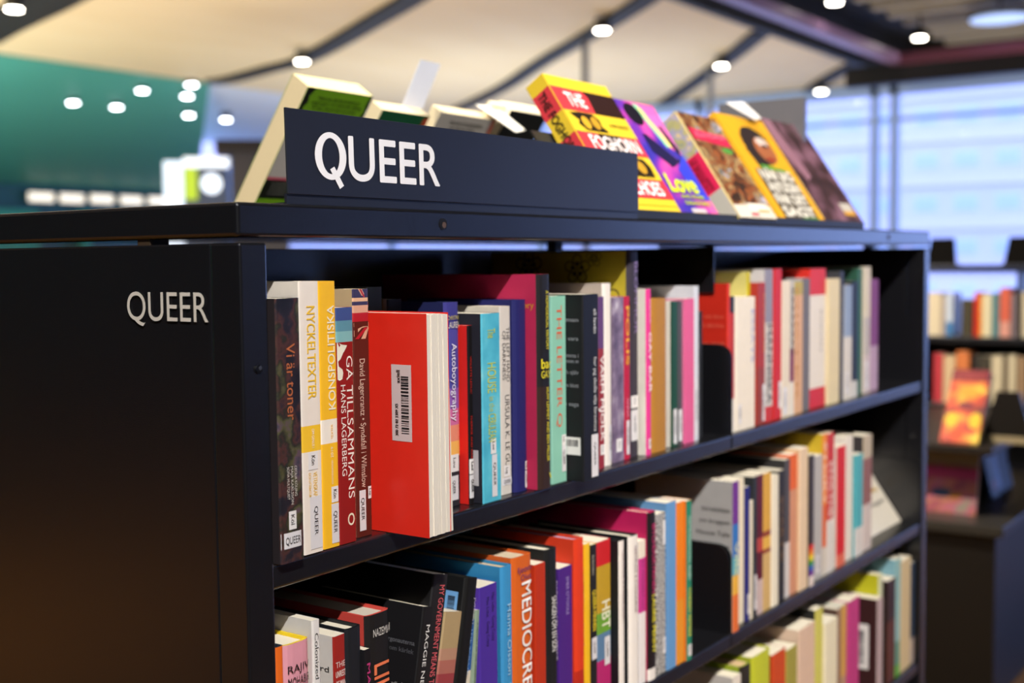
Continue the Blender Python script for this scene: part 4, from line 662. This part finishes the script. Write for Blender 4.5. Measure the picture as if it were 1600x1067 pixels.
barcode(jb[0], lambda a, c, l: (-.0003 - .0002 * l, .032 - a, jb[2] - .047 + c), .024, .032, '6a9ccc')
leaner((0.2887, 0.008, 0.011, 0.1715, 0.15), 'thin leaning book with blue, cream and red spine beside the grey green one', 'P', [(.3,'2a5a9c'),(.55,'e0d4c0'),(1,'b8302c')], '2a5a9c', [('CRAFT','e8d0c0',.6,.75,.5,.5,'d')], d=.12)
leaner((0.302, 0.006, 0.0065, 0.1794, 0.1), 'thin grey green book leaning against the violet paperback', 'P', '8a9c86', '9aa892', [('A HISTORY OF THE UNDERGROUND','4a5a4c',.07,.5,.5,.4,'d')], d=.125)
# a book leaning back at the end of the middle row
lbk = (1.6, 0.0394, 0.193, 0.6)
def face_book(loc, w_, h_, t, lean, spine, cov, L, group, pg='efe2c4', back=None, yaw=0, name='book', hard=False):
    """a book seen from its cover (local y=0 plane faces the viewer); spine 'L' or 'R'"""
    root = empty(name, loc, L, 'book', group, rot=(lean, 0, yaw))
    b = MB(); bt = .002 if hard else .0006; cm = M(cov, .34, .06); rr = min(.004, t * .3)
    b.box((0, 0, 0), (w_, bt, h_), cm); b.box((0, t - bt, 0), (w_, t, h_), M(back or cov, .36, .06))
    if spine == 'L': b.box((-bt, .0, 0), (0, t, h_), cm)
    else: b.box((w_, .0, 0), (w_ + bt, t, h_), cm)
    b.build('cover', root, bevel=.0006 if not hard else .0015)
    ov = .003 if hard else .0002; b = MB(); b.box((.0002 if spine == 'L' else ov, bt + .0001, ov), (w_ - (ov if spine == 'L' else .0002), t - bt - .0001, h_ - ov), M_pages(pg, 'Y')); b.build('page_block', root)
    return root
def fprint(root, polys, nm='cover_print', lift=.0004):
    """polys: (colour or material, [(x, z) ...]) drawn flat on the cover, later ones on top"""
    b = MB()
    for i, (c, p) in enumerate(polys):
        b.face([(x, -lift - .00008 * i, z) for x, z in p], M(c, .36, .05) if isinstance(c, str) else c)
    return b.build(nm, root)
def ell(cx, cz, rx, rz, n=14, a=0):
    return [(cx + rx * math.cos(2*math.pi*k/n) * math.cos(a) - rz * math.sin(2*math.pi*k/n) * math.sin(a), cz + rx * math.cos(2*math.pi*k/n) * math.sin(a) + rz * math.sin(2*math.pi*k/n) * math.cos(a)) for k in range(n)]
def ftext(root, s, col, x0, x1, z0, cap, bold=.02, lift=.0016, slant=0, nm='title_lettering'):
    return letters(nm, s, M(col, .4, .03), lambda u, v: (x0 + (x1 - x0) * u + slant * v, -lift, z0 + cap * v), root, bold)
r = face_book((lbk[0], lbk[1], SH[1] + .001), lbk[2], .17, .012, -lbk[3], 'L', 'cfc6b6', 'pale book slumped back beside the last upright on the middle shelf', 'books on the middle shelf, second bay')
ftext(r, 'En liten bok', 'a09888', .02, lbk[2] - .02, .10, .008); ftext(r, 'om allt', 'c09a3c', .03, lbk[2] - .02, .075, .008); ftext(r, 'och inget', '8a8680', .02, lbk[2] - .02, .05, .008)

# ------------------------------------------------------------------ display stand and face-out books on the lid
SB = .0125                                                            # height of the stand's tray
FX0, FX1 = .60, 1.475
st_ = empty('display_stand', (FX0, .010, TH), 'black steel easel tray holding the face-out books on the lid', 'stand')
bk = M('1c1b18', .5, .08)
b = MB(); b.box((0, 0, .0003), (FX1 - FX0, .055, SB), bk); b.build('tray', st_, bevel=.0015)
b = MB(); R_ = Matrix.Rotation(-math.radians(33.5), 4, 'X'); b.box((.0, .0, 0), (FX1 - FX0 - .01, .002, .12), bk, Matrix.Translation((0, .052, SB)) @ R_); b.build('back_rest', st_)
A = math.radians(33.5); GF = 'face-out books on the lid'
fy, fz = .022, TH + SB + .0006
F = [(0.6401, 0.7969, 0.2096), (0.8036, 0.9163, 0.1957), (0.9482, 1.0791, 0.1885), (1.1242, 1.3116, 0.2091), (1.3176, 1.4983, 0.2185)]    # x0, x1, height of the five covers
x0, x1, h = F[0]; w_ = x1 - x0
r = face_book((x0, fy, fz), w_, h, .030, -A, 'L', 'dab830', 'yellow, red and black banded novel with white capitals, beside the sign', GF)
K, Y, RD = '2a1614', 'dab830', 'cc3840'
fprint(r, [(Y, [(0,0),(w_,0),(w_,h),(0,h)]), (RD, [(0,h*.73),(w_*.55,h*.73),(w_*.52,h*.91),(0,h*.91)]), (K, [(w_*.5,h*.73),(w_,h*.73),(w_,h*.91),(w_*.48,h*.91),(w_*.53,h*.86)]),
   (RD, [(0,h*.42),(w_,h*.42),(w_,h*.57),(0,h*.57)]), (K, [(w_*.3,h*.42),(w_*.72,h*.42),(w_*.7,h*.57),(w_*.33,h*.57)]),
   (RD, [(0,h*.09),(w_,h*.09),(w_,h*.24),(0,h*.24)]),
   ('241a12', [(w_*.06,h*.71),(w_*.22,h*.725),(w_*.42,h*.725),(w_*.5,h*.68),(w_*.48,h*.63),(w_*.55,h*.585),(w_*.2,h*.585),(w_*.12,h*.63),(w_*.16,h*.66)]), ('c89a2a', ell(w_*.25,h*.645,w_*.06,h*.05)), ('b88a26', ell(w_*.4,h*.65,w_*.06,h*.05)),
   ('241a12', [(w_*.62,h*.41),(w_*.86,h*.40),(w_*.92,h*.34),(w_*.9,h*.26),(w_*.5,h*.26)]), ('b88a26', ell(w_*.75,h*.33,w_*.07,h*.05)), ('b49a1c', [(0,h*.035),(w_,h*.035),(w_,h*.04),(0,h*.04)])])
ftext(r, 'THE', 'f2e6e2', w_*.14, w_*.42, h*.765, h*.105, .022); ftext(r, 'FOGHORN', 'f2e6e2', w_*.14, w_*.92, h*.445, h*.10, .022); ftext(r, 'ECHOES', 'f2e6e2', w_*.3, w_*.88, h*.115, h*.10, .022); ftext(r, 'DANNY RAMADAN', '2a1a10', w_*.62, w_*.93, h*.64, h*.02, .03)
b = MB()                                                              # the bands run round the spine
for (c, a0, a1) in ((RD,.73,.91), (Y,.57,.73), (RD,.42,.57), (Y,.24,.42), (RD,.09,.24)):
    b.face([(-.0011, .0295, h*a0), (-.0011, .0008, h*a0), (-.0011, .0008, h*a1), (-.0011, .0295, h*a1)], M(c, .36, .05))
b.build('spine_print', r)
letters('spine_lettering', 'THE FOGHORN ECHOES', M('241a12', .4, .03), lambda u, v: (-.0014, .022 - .012 * v, h * .9 - u * h * .72), r, .03)
x0, x1, h = F[1]; w_ = x1 - x0
r = face_book((x0, fy, fz - .004), w_, h, .02, -A, 'L', '4a2a86', 'violet and blue novel with a rainbow haze and lime title, second face-out book', GF)
HAZE = M_art('haze', [(.30,'2a2a8a'),(.42,'3a2a9a'),(.5,'6a2a9a'),(.58,'b03a9a'),(.66,'d85a9a')], 14, detail=1)
fprint(r, [(HAZE, [(0,0),(w_,0),(w_,h),(0,h)]), ('e060a8', [(w_*.6,h*.98),(w_*.98,h*.98),(w_*.98,h*.55),(w_*.75,h*.6)]), ('8ac8a0', [(w_*.42,h*.98),(w_*.55,h*.98),(w_*.8,h*.62),(w_*.68,h*.6)]), ('e8d27a', [(w_*.5,h*.95),(w_*.6,h*.95),(w_*.84,h*.62),(w_*.77,h*.6)]),
   ('d868b0', [(w_*.62,h*.9),(w_*.9,h*.9),(w_*.96,h*.62),(w_*.86,h*.6)]), ('15121e', ell(w_*.3,h*.88,w_*.2,h*.1)), ('15121e', [(w_*.78,h*.80),(w_*.86,h*.80),(w_*.97,h*.58),(w_*.9,h*.54),(w_*.82,h*.62)]), ('1a1640', [(w_*.2,h*.7),(w_*.3,h*.7),(w_*.75,h*.5),(w_*.9,h*.5),(w_*.5,h*.42),(w_*.2,h*.55)]), ('2c3cc0', [(w_*.6,h*.4),(w_*.98,h*.55),(w_*.98,h*.14),(w_*.7,h*.14)]),
   ('b8b0b4', [(w_*.3,0.001),(w_*.68,.001),(w_*.68,h*.06),(w_*.3,h*.06)]), ('d89a3a', [(w_*.36,.001),(w_*.68,.001),(w_*.68,h*.025),(w_*.36,h*.025)])])
ftext(r, 'Love', 'c6d62a', w_*.06, w_*.80, h*.20, h*.15, .03, slant=.004); ftext(r, 'AND OTHER', 'a8b424', w_*.22, w_*.84, h*.145, h*.03, .03); ftext(r, 'DISASTERS', 'a8b424', w_*.24, w_*.9, h*.09, h*.03, .03)
x0, x1, h = F[2]; w_ = x1 - x0
r = face_book((x0, fy - .016, fz - .004), w_, h, .036, -A, 'L', 'c8b478', 'thick novel with a crowded photo collage cover and crimson title band', GF)
COLL = M_art('collage', [(.25,'17120f'),(.40,'3a2418'),(.46,'8a4a24'),(.52,'5a4630'),(.57,'b08a5a'),(.62,'2c3a24'),(.67,'9a92a2'),(.74,'cfc8cc')], 34, detail=5, dist=1.2)
fprint(r, [(COLL, [(w_*.03,h*.12),(w_,h*.12),(w_,h),(w_*.03,h)]), ('c2264a', [(w_*.08,h*.74),(w_*.97,h*.70),(w_*.97,h*.80),(w_*.08,h*.86)]), ('4a8a3a', ell(w_*.78,h*.66,w_*.14,h*.03)), ('cfc6b8', [(0,0),(w_,0),(w_,h*.12),(0,h*.12)]), ('e0d6c8', [(w_*.4,h*.07),(w_*.9,h*.07),(w_*.9,h*.14),(w_*.4,h*.14)]), ('d8902c', [(w_*.6,h*.06),(w_*.9,h*.06),(w_*.9,h*.08),(w_*.6,h*.08)]), ('b8505a', [(w_*.35,h*.02),(w_*.55,h*.02),(w_*.55,h*.05),(w_*.35,h*.05)])])
ftext(r, 'BLANDADE', 'e05a78', w_*.14, w_*.9, h*.765, h*.05, .05)
b = MB()
for (m_, a0, a1) in ((M_art('collage2', [(.3,'6a7a8a'),(.45,'a8a060'),(.55,'8a8ab0'),(.65,'c8b080')], 60), .62, .99), (M('c81e4a', .36, .04), .28, .62), (M('a8a49a', .4, .06), .02, .28)):
    b.face([(-.0011, .0355, h*a0), (-.0011, .0008, h*a0), (-.0011, .0008, h*a1), (-.0011, .0355, h*a1)], m_)
b.build('spine_print', r)
letters('spine_lettering', 'HUMANITET', M('8a1230', .4, .03), lambda u, v: (-.0014, .028 - .018 * v, h * .60 - u * h * .3), r, .03)
x0, x1, h = F[3]; w_ = x1 - x0
r = face_book((x0, fy - .004, fz - .004), w_, h, .03, -A, 'L', 'd09a1e', 'mustard book with a dark haired portrait and white stacked capitals', GF)
fprint(r, [('d49c20', [(0,0),(w_,0),(w_,h),(0,h)]), ('2c2220', ell(w_*.52,h*.72,w_*.3,h*.19)), ('2c2220', [(w_*.2,h*.68),(w_*.42,h*.72),(w_*.5,h*.5),(w_*.28,h*.44)]), ('9a5a38', ell(w_*.62,h*.68,w_*.2,h*.13)), ('c9b4a8', ell(w_*.64,h*.76,w_*.12,h*.05)), ('3a2420', ell(w_*.66,h*.72,w_*.06,h*.02)), ('8a3020', ell(w_*.62,h*.59,w_*.1,h*.02)), ('4a8a30', [(w_*.3,h*.53),(w_*.8,h*.5),(w_*.78,h*.47),(w_*.28,h*.49)]), ('4a4034', [(w_*.12,h*.48),(w_*.86,h*.46),(w_*.86,.002),(w_*.12,.002)]), ('4a8a30', [(w_*.5,.002),(w_*.86,.002),(w_*.86,h*.03),(w_*.5,h*.03)])])
for i, (s, z) in enumerate((('NÄR JAG', .385), ('ÄNTLIGEN', .27), ('FÅR DET', .155), ('SAGT', .04))):
    ftext(r, s, 'cfc9bc', w_*.15, w_*.84, h*z, h*.085, .06)
x0, x1, h = F[4]; w_ = x1 - x0
r = face_book((x0, fy - .004, fz - .004), w_, h, .03, -A, 'L', '4a2c34', 'dark plum book at the end of the face-out row', GF, pg='a8845a')
PLUM = M_art('plum', [(.3,'2a1a1c'),(.45,'3c2628'),(.55,'5a3c46'),(.68,'7a5664')], 18, detail=2)
fprint(r, [(PLUM, [(0,0),(w_,0),(w_,h),(0,h)]), ('8a6270', [(0,h),(w_*.2,h),(w_*.35,h*.45),(w_*.2,h*.4),(0,h*.7)]), ('b8b0a4', [(w_*.62,h*.1),(w_*.92,h*.1),(w_*.92,h*.2),(w_*.62,h*.2)]), ('c8922c', [(w_*.62,h*.08),(w_*.92,h*.08),(w_*.92,h*.12),(w_*.62,h*.12)])])
b = MB(); b.face([(-.0011, .0295, h*.04), (-.0011, .0008, h*.04), (-.0011, .0008, h*.42), (-.0011, .0295, h*.42)], M('d6cec2', .4, .04)); b.build('spine_label', r)

# books that face the other aisle: their back covers lean towards us
GB = 'books facing the other aisle on the lid'
AB = math.radians(35.5); BT = [(0.5143, 0.6419, 0.552, 0.219, 0.035), (0.6744, 0.7812, 0.552, 0.2013, 0.026), (0.8023, 0.9439, 0.552, 0.2112, 0.022), (0.968, 1.0745, 0.552, 0.2328, 0.03)]   # x0, x1, base y, height, thickness
st2 = empty('display_stand', (.46, .54, TH), 'black steel easel behind the sign for the books of the other aisle', 'stand')
b = MB(); b.box((0, 0, .0003), (1.25, .05, .004), bk); b.build('tray', st2, bevel=.001)
b = MB(); b.box((.17, -.0035, 0), (.62, -.0015, .075), bk, Matrix.Translation((0, BT[0][2] - .54, .005)) @ Matrix.Rotation(AB, 4, 'X')); b.build('back_rest', st2)
def backb(i, cov, L, pg='ead4a6', hard=False):
    x0, x1, by, h, t = BT[i]
    return face_book((x0, by, TH + .005), x1 - x0, h, t, AB, 'R', cov, L, GB, pg, hard=hard), x1 - x0, h
r, w_, h = backb(0, '6a9a18', 'thick book with lime green back cover at the lid end, behind the sign')
fprint(r, [('14160e', [(0,0),(w_,0),(w_,h),(0,h)]), ('6a9a14', [(w_*.03,h*.76),(w_*.07,h*.83),(w_*.05,h*.86),(w_*.09,h*.9),(w_*.07,h*.94),(w_*.12,h*.995),(w_*.97,h*.995),(w_*.95,h*.93),(w_*.97,h*.88),(w_*.93,h*.82),(w_*.95,h*.72),(w_*.06,h*.70)]), ('b8b0a8', [(0,h*.36),(w_*.95,h*.36),(w_*.95,h*.68),(0,h*.68)]), ('c05a6a', [(0,h*.34),(w_,h*.34),(w_,h*.36),(0,h*.36)]), ('6a9a14', [(0,0),(w_,0),(w_,h*.20),(0,h*.20)])])
for i, (s, z, a, c) in enumerate((('Meine har det lite komplicerat', .935, .2, .85), ('uppvuxen i en värld där allting', .90, .14, .9), ('är känt. Han är inte som andra', .865, .18, .84), ('och vill inte vara', .83, .3, .7))):
    ftext(r, s, '33460c', w_*a, w_*c, h*z, h*.016, .02, lift=.0012)
for i, z in enumerate((.31, .285, .26, .235)): ftext(r, 'en berättelse om vänskap', '8a8a80', w_*.1, w_*.6, h*z, h*.012, .01, lift=.0012)
for i, z in enumerate((.15, .125, .10)): ftext(r, 'om att komma hem', '2e420c', w_*.08, w_*.4, h*z, h*.012, .01, lift=.0012)
r, w_, h = backb(1, '0f4a2c', 'dark green backed book beside the lime one with a paper slip rising from it', 'ecd8b0')
fprint(r, [('0f4a2c', [(0,0),(w_,0),(w_,h),(0,h)]), ('a03a1c', [(w_*.72,0),(w_,0),(w_,h*.99),(w_*.9,h*.97)])])
r, w_, h = backb(2, '9a958e', 'grey backed book with two dark text lines, behind the sign middle', 'ecd8b0')
fprint(r, [('a09a92', [(0,0),(w_,0),(w_,h),(0,h)]), ('b8503c', [(w_*.94,0),(w_,0),(w_,h),(w_*.94,h)])])
ftext(r, 'Vem ska nu lita på grannen', '3c3a38', w_*.2, w_*.8, h*.925, h*.022, .03, lift=.0012); ftext(r, 'när allt har hänt', '3c3a38', w_*.24, w_*.7, h*.875, h*.022, .03, lift=.0012)
r, w_, h = backb(3, '14150f', 'black backed book partly hidden by the yellow and red novel', 'f2e4c4')
b = MB(); b.box((-.032, .014, .01), (.001, .026, h - .002), M_pages('f2e4c4', 'Y')); b.build('open_pages', r)
# paper slips sticking out of those books
ps = [[(0.7402, 0.455, 0.2109), (0.7865, 0.455, 0.2067), (0.8081, 0.435, 0.2773), (0.7608, 0.435, 0.2781)], [(0.9026, 0.44, 0.2263), (0.9598, 0.44, 0.2277), (0.9817, 0.4, 0.1896), (0.9563, 0.4, 0.1845)], [(1.1802, 0.14, 0.232), (1.2517, 0.14, 0.24), (1.2796, 0.12, 0.2133), (1.2536, 0.12, 0.209)]]
def slip(quad, col, L, th=.0004):
    b = MB(); p = [Vector(q) for q in quad]; c = p[0].copy(); n = (p[1] - p[0]).cross(p[2] - p[0]).normalized() * th
    b.face([q - c for q in p], M(col, .7, .03)); b.face([q - c + n for q in reversed(p)], M(col, .7, .03))
    for i in range(4):
        j = (i + 1) % 4; b.face([p[i] - c, p[i] - c + n, p[j] - c + n, p[j] - c], M(col, .7, .03))
    o = b.build('paper_slip'); o.location = c; return tag(o, L, 'paper')
slip(ps[0], 'd2d4de', 'pale reservation slip standing up from the dark green backed book')
slip(ps[1], 'f4efe2', 'white paper strip drooping over the black backed book')
slip(ps[2], 'dad6d2', 'white slip corner showing above the mustard portrait book')
r = face_book(((1.46, 0.2862, 0.1682, 0.2352)[0], (1.46, 0.2862, 0.1682, 0.2352)[1], TH + .005), (1.46, 0.2862, 0.1682, 0.2352)[2], (1.46, 0.2862, 0.1682, 0.2352)[3], .012, 0, 'R', '5a585c', 'plain grey backed book rising behind the plum one', GB, yaw=-math.pi / 2)

# ------------------------------------------------------------------ low display podium to the right
GP = (3.4682, 0.2752, -0.6457, -0.8972)       # corner x, y, tops
px, py, zt, zl = GP
pod = empty('display_podium', (px, py, FZ), 'dark stepped display podium right of the bookcase', 'podium')
PB = M('14110d', .45, .06)
b = MB(); b.box((0, 0, zt - .03 - FZ), (1.0, 1.0, zt - FZ), M('2a2622', .35, .06)); b.build('top', pod, bevel=.004)
b = MB(); b.box((.16, .16, zl - FZ), (.9, .9, zt - .03 - FZ), PB); b.build('upper_box', pod, bevel=.003)
b = MB(); b.box((-.05, -.05, zl - .035 - FZ), (1.1, 1.1, zl - FZ), M('35322c', .4, .06)); b.build('ledge', pod, bevel=.004)
b = MB(); b.box((-.02, -.02, 0), (1.06, 1.06, zl - .035 - FZ), PB); b.build('base_cabinet', pod, bevel=.003)
def side_book(loc, w_, h_, t, lean, cov, L, yaw, group=None):
    return face_book(loc, w_, h_, t, lean, 'L', cov, L, group, yaw=yaw)
yawx = -math.pi / 2                                                   # cover facing the -x side
sb = [(3.5182, 0.4578, 0.1251, 0.2802), (3.5582, 0.5266, 0.1791, 0.2286), (3.8984, 0.3752, 0.3, 0.2), (3.5882, 0.3423)]
FIRE = M_art('fire', [(.28,'5a1408'),(.42,'b8300c'),(.5,'d8501a'),(.58,'e8901e'),(.68,'f0c83a')], 13, detail=1)
r = side_book((sb[0][0], sb[0][1], zt + .001), sb[0][2], sb[0][3], .035, -.6, 'b8380e', 'orange and yellow flaming novel on top of the podium', yawx)
fprint(r, [(FIRE, [(0,0),(sb[0][2],0),(sb[0][2],sb[0][3]),(0,sb[0][3])]), ('7a1c2a', [(0,sb[0][3]*.84),(sb[0][2],sb[0][3]*.84),(sb[0][2],sb[0][3]),(0,sb[0][3])]), ('d84a14', ell(sb[0][2]*.4,sb[0][3]*.1,sb[0][2]*.2,sb[0][3]*.09)), ('e8c020', ell(sb[0][2]*.2,sb[0][3]*.3,sb[0][2]*.18,sb[0][3]*.1)), ('e8c020', ell(sb[0][2]*.82,sb[0][3]*.3,sb[0][2]*.16,sb[0][3]*.11)), ('7a2030', ell(sb[0][2]*.52,sb[0][3]*.5,sb[0][2]*.22,sb[0][3]*.05)), ('e8a02a', ell(sb[0][2]*.55,sb[0][3]*.68,sb[0][2]*.3,sb[0][3]*.07))])
ftext(r, 'INFERNO', 'a83a3a', sb[0][2]*.1, sb[0][2]*.9, sb[0][3]*.87, sb[0][3]*.09, .04)
b = MB(); b.box((.01, .0365, .002), (sb[0][2] - .01, .0395, sb[0][3] * .7), PB); q = b.build('book_rest', pod); q.location = (sb[0][0] - px, sb[0][1] - py, zt + .001 - FZ); q.rotation_euler = (-.6, 0, yawx)
PINKM = M_art('magazine', [(.3,'5a3a4a'),(.42,'9a4a5a'),(.5,'a86a50'),(.58,'b05a72'),(.68,'8a8070')], 12, detail=2)
r = side_book((sb[1][0], sb[1][1], zl + .001), sb[1][2], sb[1][3], .012, -.22, '8a5a62', 'pink and rust magazine leaning in the podium recess', yawx)
w_, h = sb[1][2], sb[1][3]; fprint(r, [(PINKM, [(0,0),(w_,0),(w_,h),(0,h)]), ('a03058', [(0,h*.52),(w_,h*.52),(w_,h*.68),(0,h*.68)]), ('3a4a6a', ell(w_*.35,h*.3,w_*.2,h*.07)), ('b0742c', ell(w_*.6,h*.27,w_*.12,h*.05)), ('a89a78', [(0,h*.72),(w_,h*.72),(w_,h*.98),(0,h*.98)])])
r = side_book((sb[2][0], sb[2][1], zl + .001), sb[2][2], sb[2][3], .014, -.22, '2a3c5a', 'glossy blue magazine leaning on the far face of the podium', 0)
w_, h = sb[2][2], sb[2][3]; fprint(r, [('33486c', [(0,0),(w_,0),(w_,h),(0,h)]), ('86a4dc', [(w_*.3,h*.1),(w_*.5,h*.1),(w_*.5,h*.97),(w_*.3,h*.97)]), ('9a5a7a', ell(w_*.2,h*.2,w_*.12,h*.1))])
r = empty('display_easel', (sb[3][0], sb[3][1], zt + .001), 'black card easel with a beige price strip beside the flaming novel', 'easel', rot=(0, 0, yawx))
b = MB(); b.prism([(0, 0), (.17, 0), (.12, .17), (.05, .17)], 0, .02, PB, tf=lambda p: (p[0], p[2], p[1])); b.build('panel', r)
b = MB(); b.box((.02, -.012, .0), (.15, -.002, .022), M('a89a78', .5, .05)); b.build('label_strip', r)

# ------------------------------------------------------------------ far bookcase behind the podium
fx = 5.014; FY0, FY1 = (0.0538, 1.1079); FT = -0.065
far = empty('bookcase', (fx, FY0, FZ), 'black bookcase behind the podium with an open top shelf', 'bookcase')
fb = M('14141a', .4, .05)
def fpart(a, c, nm, mat=fb): q = MB(); q.box((a[0], a[1], a[2] - FZ), (c[0], c[1], c[2] - FZ), mat); return q.build(nm, far, bevel=.003)
WD = FY1 - FY0
fpart((0, 0, FT - .03), (.5, WD, FT), 'lid', M('1a2238', .3, .05, spec=.8)); 
fpart((0, -.03, FZ), (.5, 0, FT - .03), 'end_panel'); fpart((0, WD, FZ), (.5, WD + .03, FT - .03), 'end_panel')
FS = [-0.3849, -0.6911, -0.9973]
for z in FS: fpart((0, 0, z - .03), (.46, WD, z), 'shelf_board')
fpart((.3, 0, FZ + .01), (.32, WD, FS[0] - .03), 'back_panel'); fpart((0, WD * .47, FS[0]), (.45, WD * .47 + .012, FT - .03), 'divider')
far_books = [(0.8931, 0.9509, -0.3849, 0.1966, [(1.0, 'e6d8b8')], 'cream book, first on the far bookcase by the steel upright'), (0.8702, 0.8917, -0.3849, 0.1823, [(1.0, 'b8a898')], 'beige slim book on the far bookcase'), (0.8375, 0.8688, -0.3849, 0.1942, [(0.68, 'cfdcec'), (1, '4a86c0')], 'white and blue book on the far bookcase before the gap'), (0.7517, 0.7993, -0.3849, 0.1659, [(1.0, '4a4430')], 'dark olive book in the gap of the far bookcase'), (0.7211, 0.7433, -0.3849, 0.1979, [(1.0, 'd8301c')], 'red book right after the gap on the far bookcase'), (0.7086, 0.7197, -0.3849, 0.1894, [(1.0, 'e8a83a')], 'thin amber book on the far bookcase'), (0.6688, 0.7073, -0.3849, 0.1925, [(1.0, 'e6dcb8')], 'thick cream book beside the thin amber one, far bookcase'), (0.6373, 0.666, -0.3849, 0.1956, [(1.0, '5a8a90')], 'grey teal book on the far bookcase'), (0.59, 0.6333, -0.3849, 0.2186, [(0.68, 'dc6a52'), (1, 'e0a090')], 'tall salmon red book on the far bookcase'), (0.5631, 0.5846, -0.3849, 0.1933, [(1.0, '8a7a80')], 'mauve grey book right of the tall salmon one, far bookcase'), (0.5284, 0.5617, -0.3849, 0.202, [(1.0, 'e4d8bc')], 'cream book right of the mauve grey one, far bookcase'), (0.4939, 0.5257, -0.3849, 0.2022, [(1.0, 'd8ccb0')], 'sand book at the frame end of the far bookcase'), (0.8783, 0.9187, -0.6911, 0.2247, [(1, 'c8404a')], 'raspberry book on the second row of the far bookcase'), (0.8241, 0.8754, -0.6911, 0.2147, [(1, 'e0c49a')], 'sandy cream book on the second row of the far bookcase'), (0.762, 0.8184, -0.6911, 0.2373, [(1, 'e0834a')], 'orange book on the second row of the far bookcase'), (0.7174, 0.7452, -0.6911, 0.2191, [(1, '3a3430')], 'black slim book on the second row of the far bookcase'), (0.6732, 0.7146, -0.6911, 0.2176, [(1, '4a4438')], 'dark khaki book on the second row of the far bookcase'), (0.6185, 0.6649, -0.6911, 0.2223, [(1, 'dccfae')], 'cream thick book on the second row of the far bookcase'), (0.5967, 0.6157, -0.6911, 0.2179, [(1, '6a5a4a')], 'brown slim book on the second row of the far bookcase'), (0.5617, 0.594, -0.6911, 0.2275, [(1, 'd8ccac')], 'ivory book on the second row of the far bookcase'), (0.5216, 0.5536, -0.6911, 0.2205, [(1, 'a88a6a')], 'tan book at the frame end of the second row, far bookcase')]
for (y0, y1, zb, hh, cols, lab) in far_books:
    t = y1 - y0; root = empty('book', (fx + .015, y0, zb + .0005), lab, 'book', 'books on the far bookcase', rot=(0, 0, math.pi / 2))
    root.location = (fx + .015, y1, zb + .0005); root.rotation_euler = (0, 0, -math.pi / 2)
    b = MB(); z = hh
    for fe, c in cols:
        zn = hh * (1 - fe); b.box((0, 0, zn), (t, .003, z), M(c, .4, .05)); z = zn
    b.box((0, .003, 0), (.001, .14, hh), M(cols[0][1], .4, .05)); b.box((t - .001, .003, 0), (t, .14, hh), M(cols[0][1], .4, .05)); b.build('cover', root)
    b = MB(); b.box((.0011, .0031, .001), (t - .0011, .139, hh - .002), M_pages('efe4cc')); b.build('page_block', root)
for i, (yc, lab) in enumerate(((0.9243, 'black tilted display panel on the far bookcase lid beside the steel bookcase'), (0.5765, 'black tilted display panel on the far bookcase lid, further from the steel bookcase'))):
    r = empty('card_holder', (fx + .1, yc, FT + .0005), lab, 'card holder')
    b = MB(); b.prism([(-.065, 0), (.075, 0), (.055, .125), (-.05, .125)], 0, .012, M('0d0b09', .9, .2, spec=.1, scale=8), tf=lambda p: (p[2] + p[1] * .3, -p[0], p[1])); b.build('panel', r)
    b = MB(); b.box((.0, -.07, 0), (.09, .07, .006), fb); b.build('foot', r)
# lit kiosk at the far left
kx = (10.2128, 11.8017, 1.3563, -0.7149)
r = empty('kiosk', (kx[0], kx[1], FZ), 'lit information kiosk with a lime stripe in the teal hall', 'kiosk', rot=(0, 0, kx[3]))
def kbox(a, c, nm, m): q = MB(); q.box(a, c, m); return q.build(nm, r, bevel=.01)
kh = kx[2] - FZ
kbox((-.28, 0, 0), (.28, .3, kh), 'body', M('52607c', .4, .05))
kbox((-.29, -.03, kh - .13), (.29, -.002, kh), 'light_header', M('eef6ff', .4, 0, emit=1.15))
kbox((-.54, -.02, 0), (-.30, .25, kh - .05), 'light_side', M('dcecff', .4, 0, emit=1.0))
kbox((-.285, -.03, kh - .55), (-.12, -.002, kh - .14), 'lime_stripe', M('b4d23a', .4, 0, emit=.55))
q = MB(); q.cyl((.06, -.004, kh - .34), (0, -1, 0), .13, .02, M('e6f2ff', .4, 0, emit=1.3), 24); q.build('round_light', r)
kbox((.30, -.02, 0), (.40, .25, kh + .08), 'post', M('6f8fd0', .4, .05))
# dark bay behind the thick end book
dk = (7.7937, 8.2437, 1.0566, -0.7558)
q = MB(); q.box((-.27, 0, 0), (.27, .5, dk[2] - FZ), M('38363a', .6, .06)); o = q.build('storage_wall'); o.location = (dk[0], dk[1], FZ); o.rotation_euler = (0, 0, dk[3]); tag(o, 'dark grey storage wall behind the thick lime backed book', 'storage unit')
q = MB(); q.box((-.42, -.05, dk[2] - FZ + .0), (.42, .55, dk[2] - FZ + .12), M('1d1a1c', .5, .05)); p_ = q.build('cornice', o)
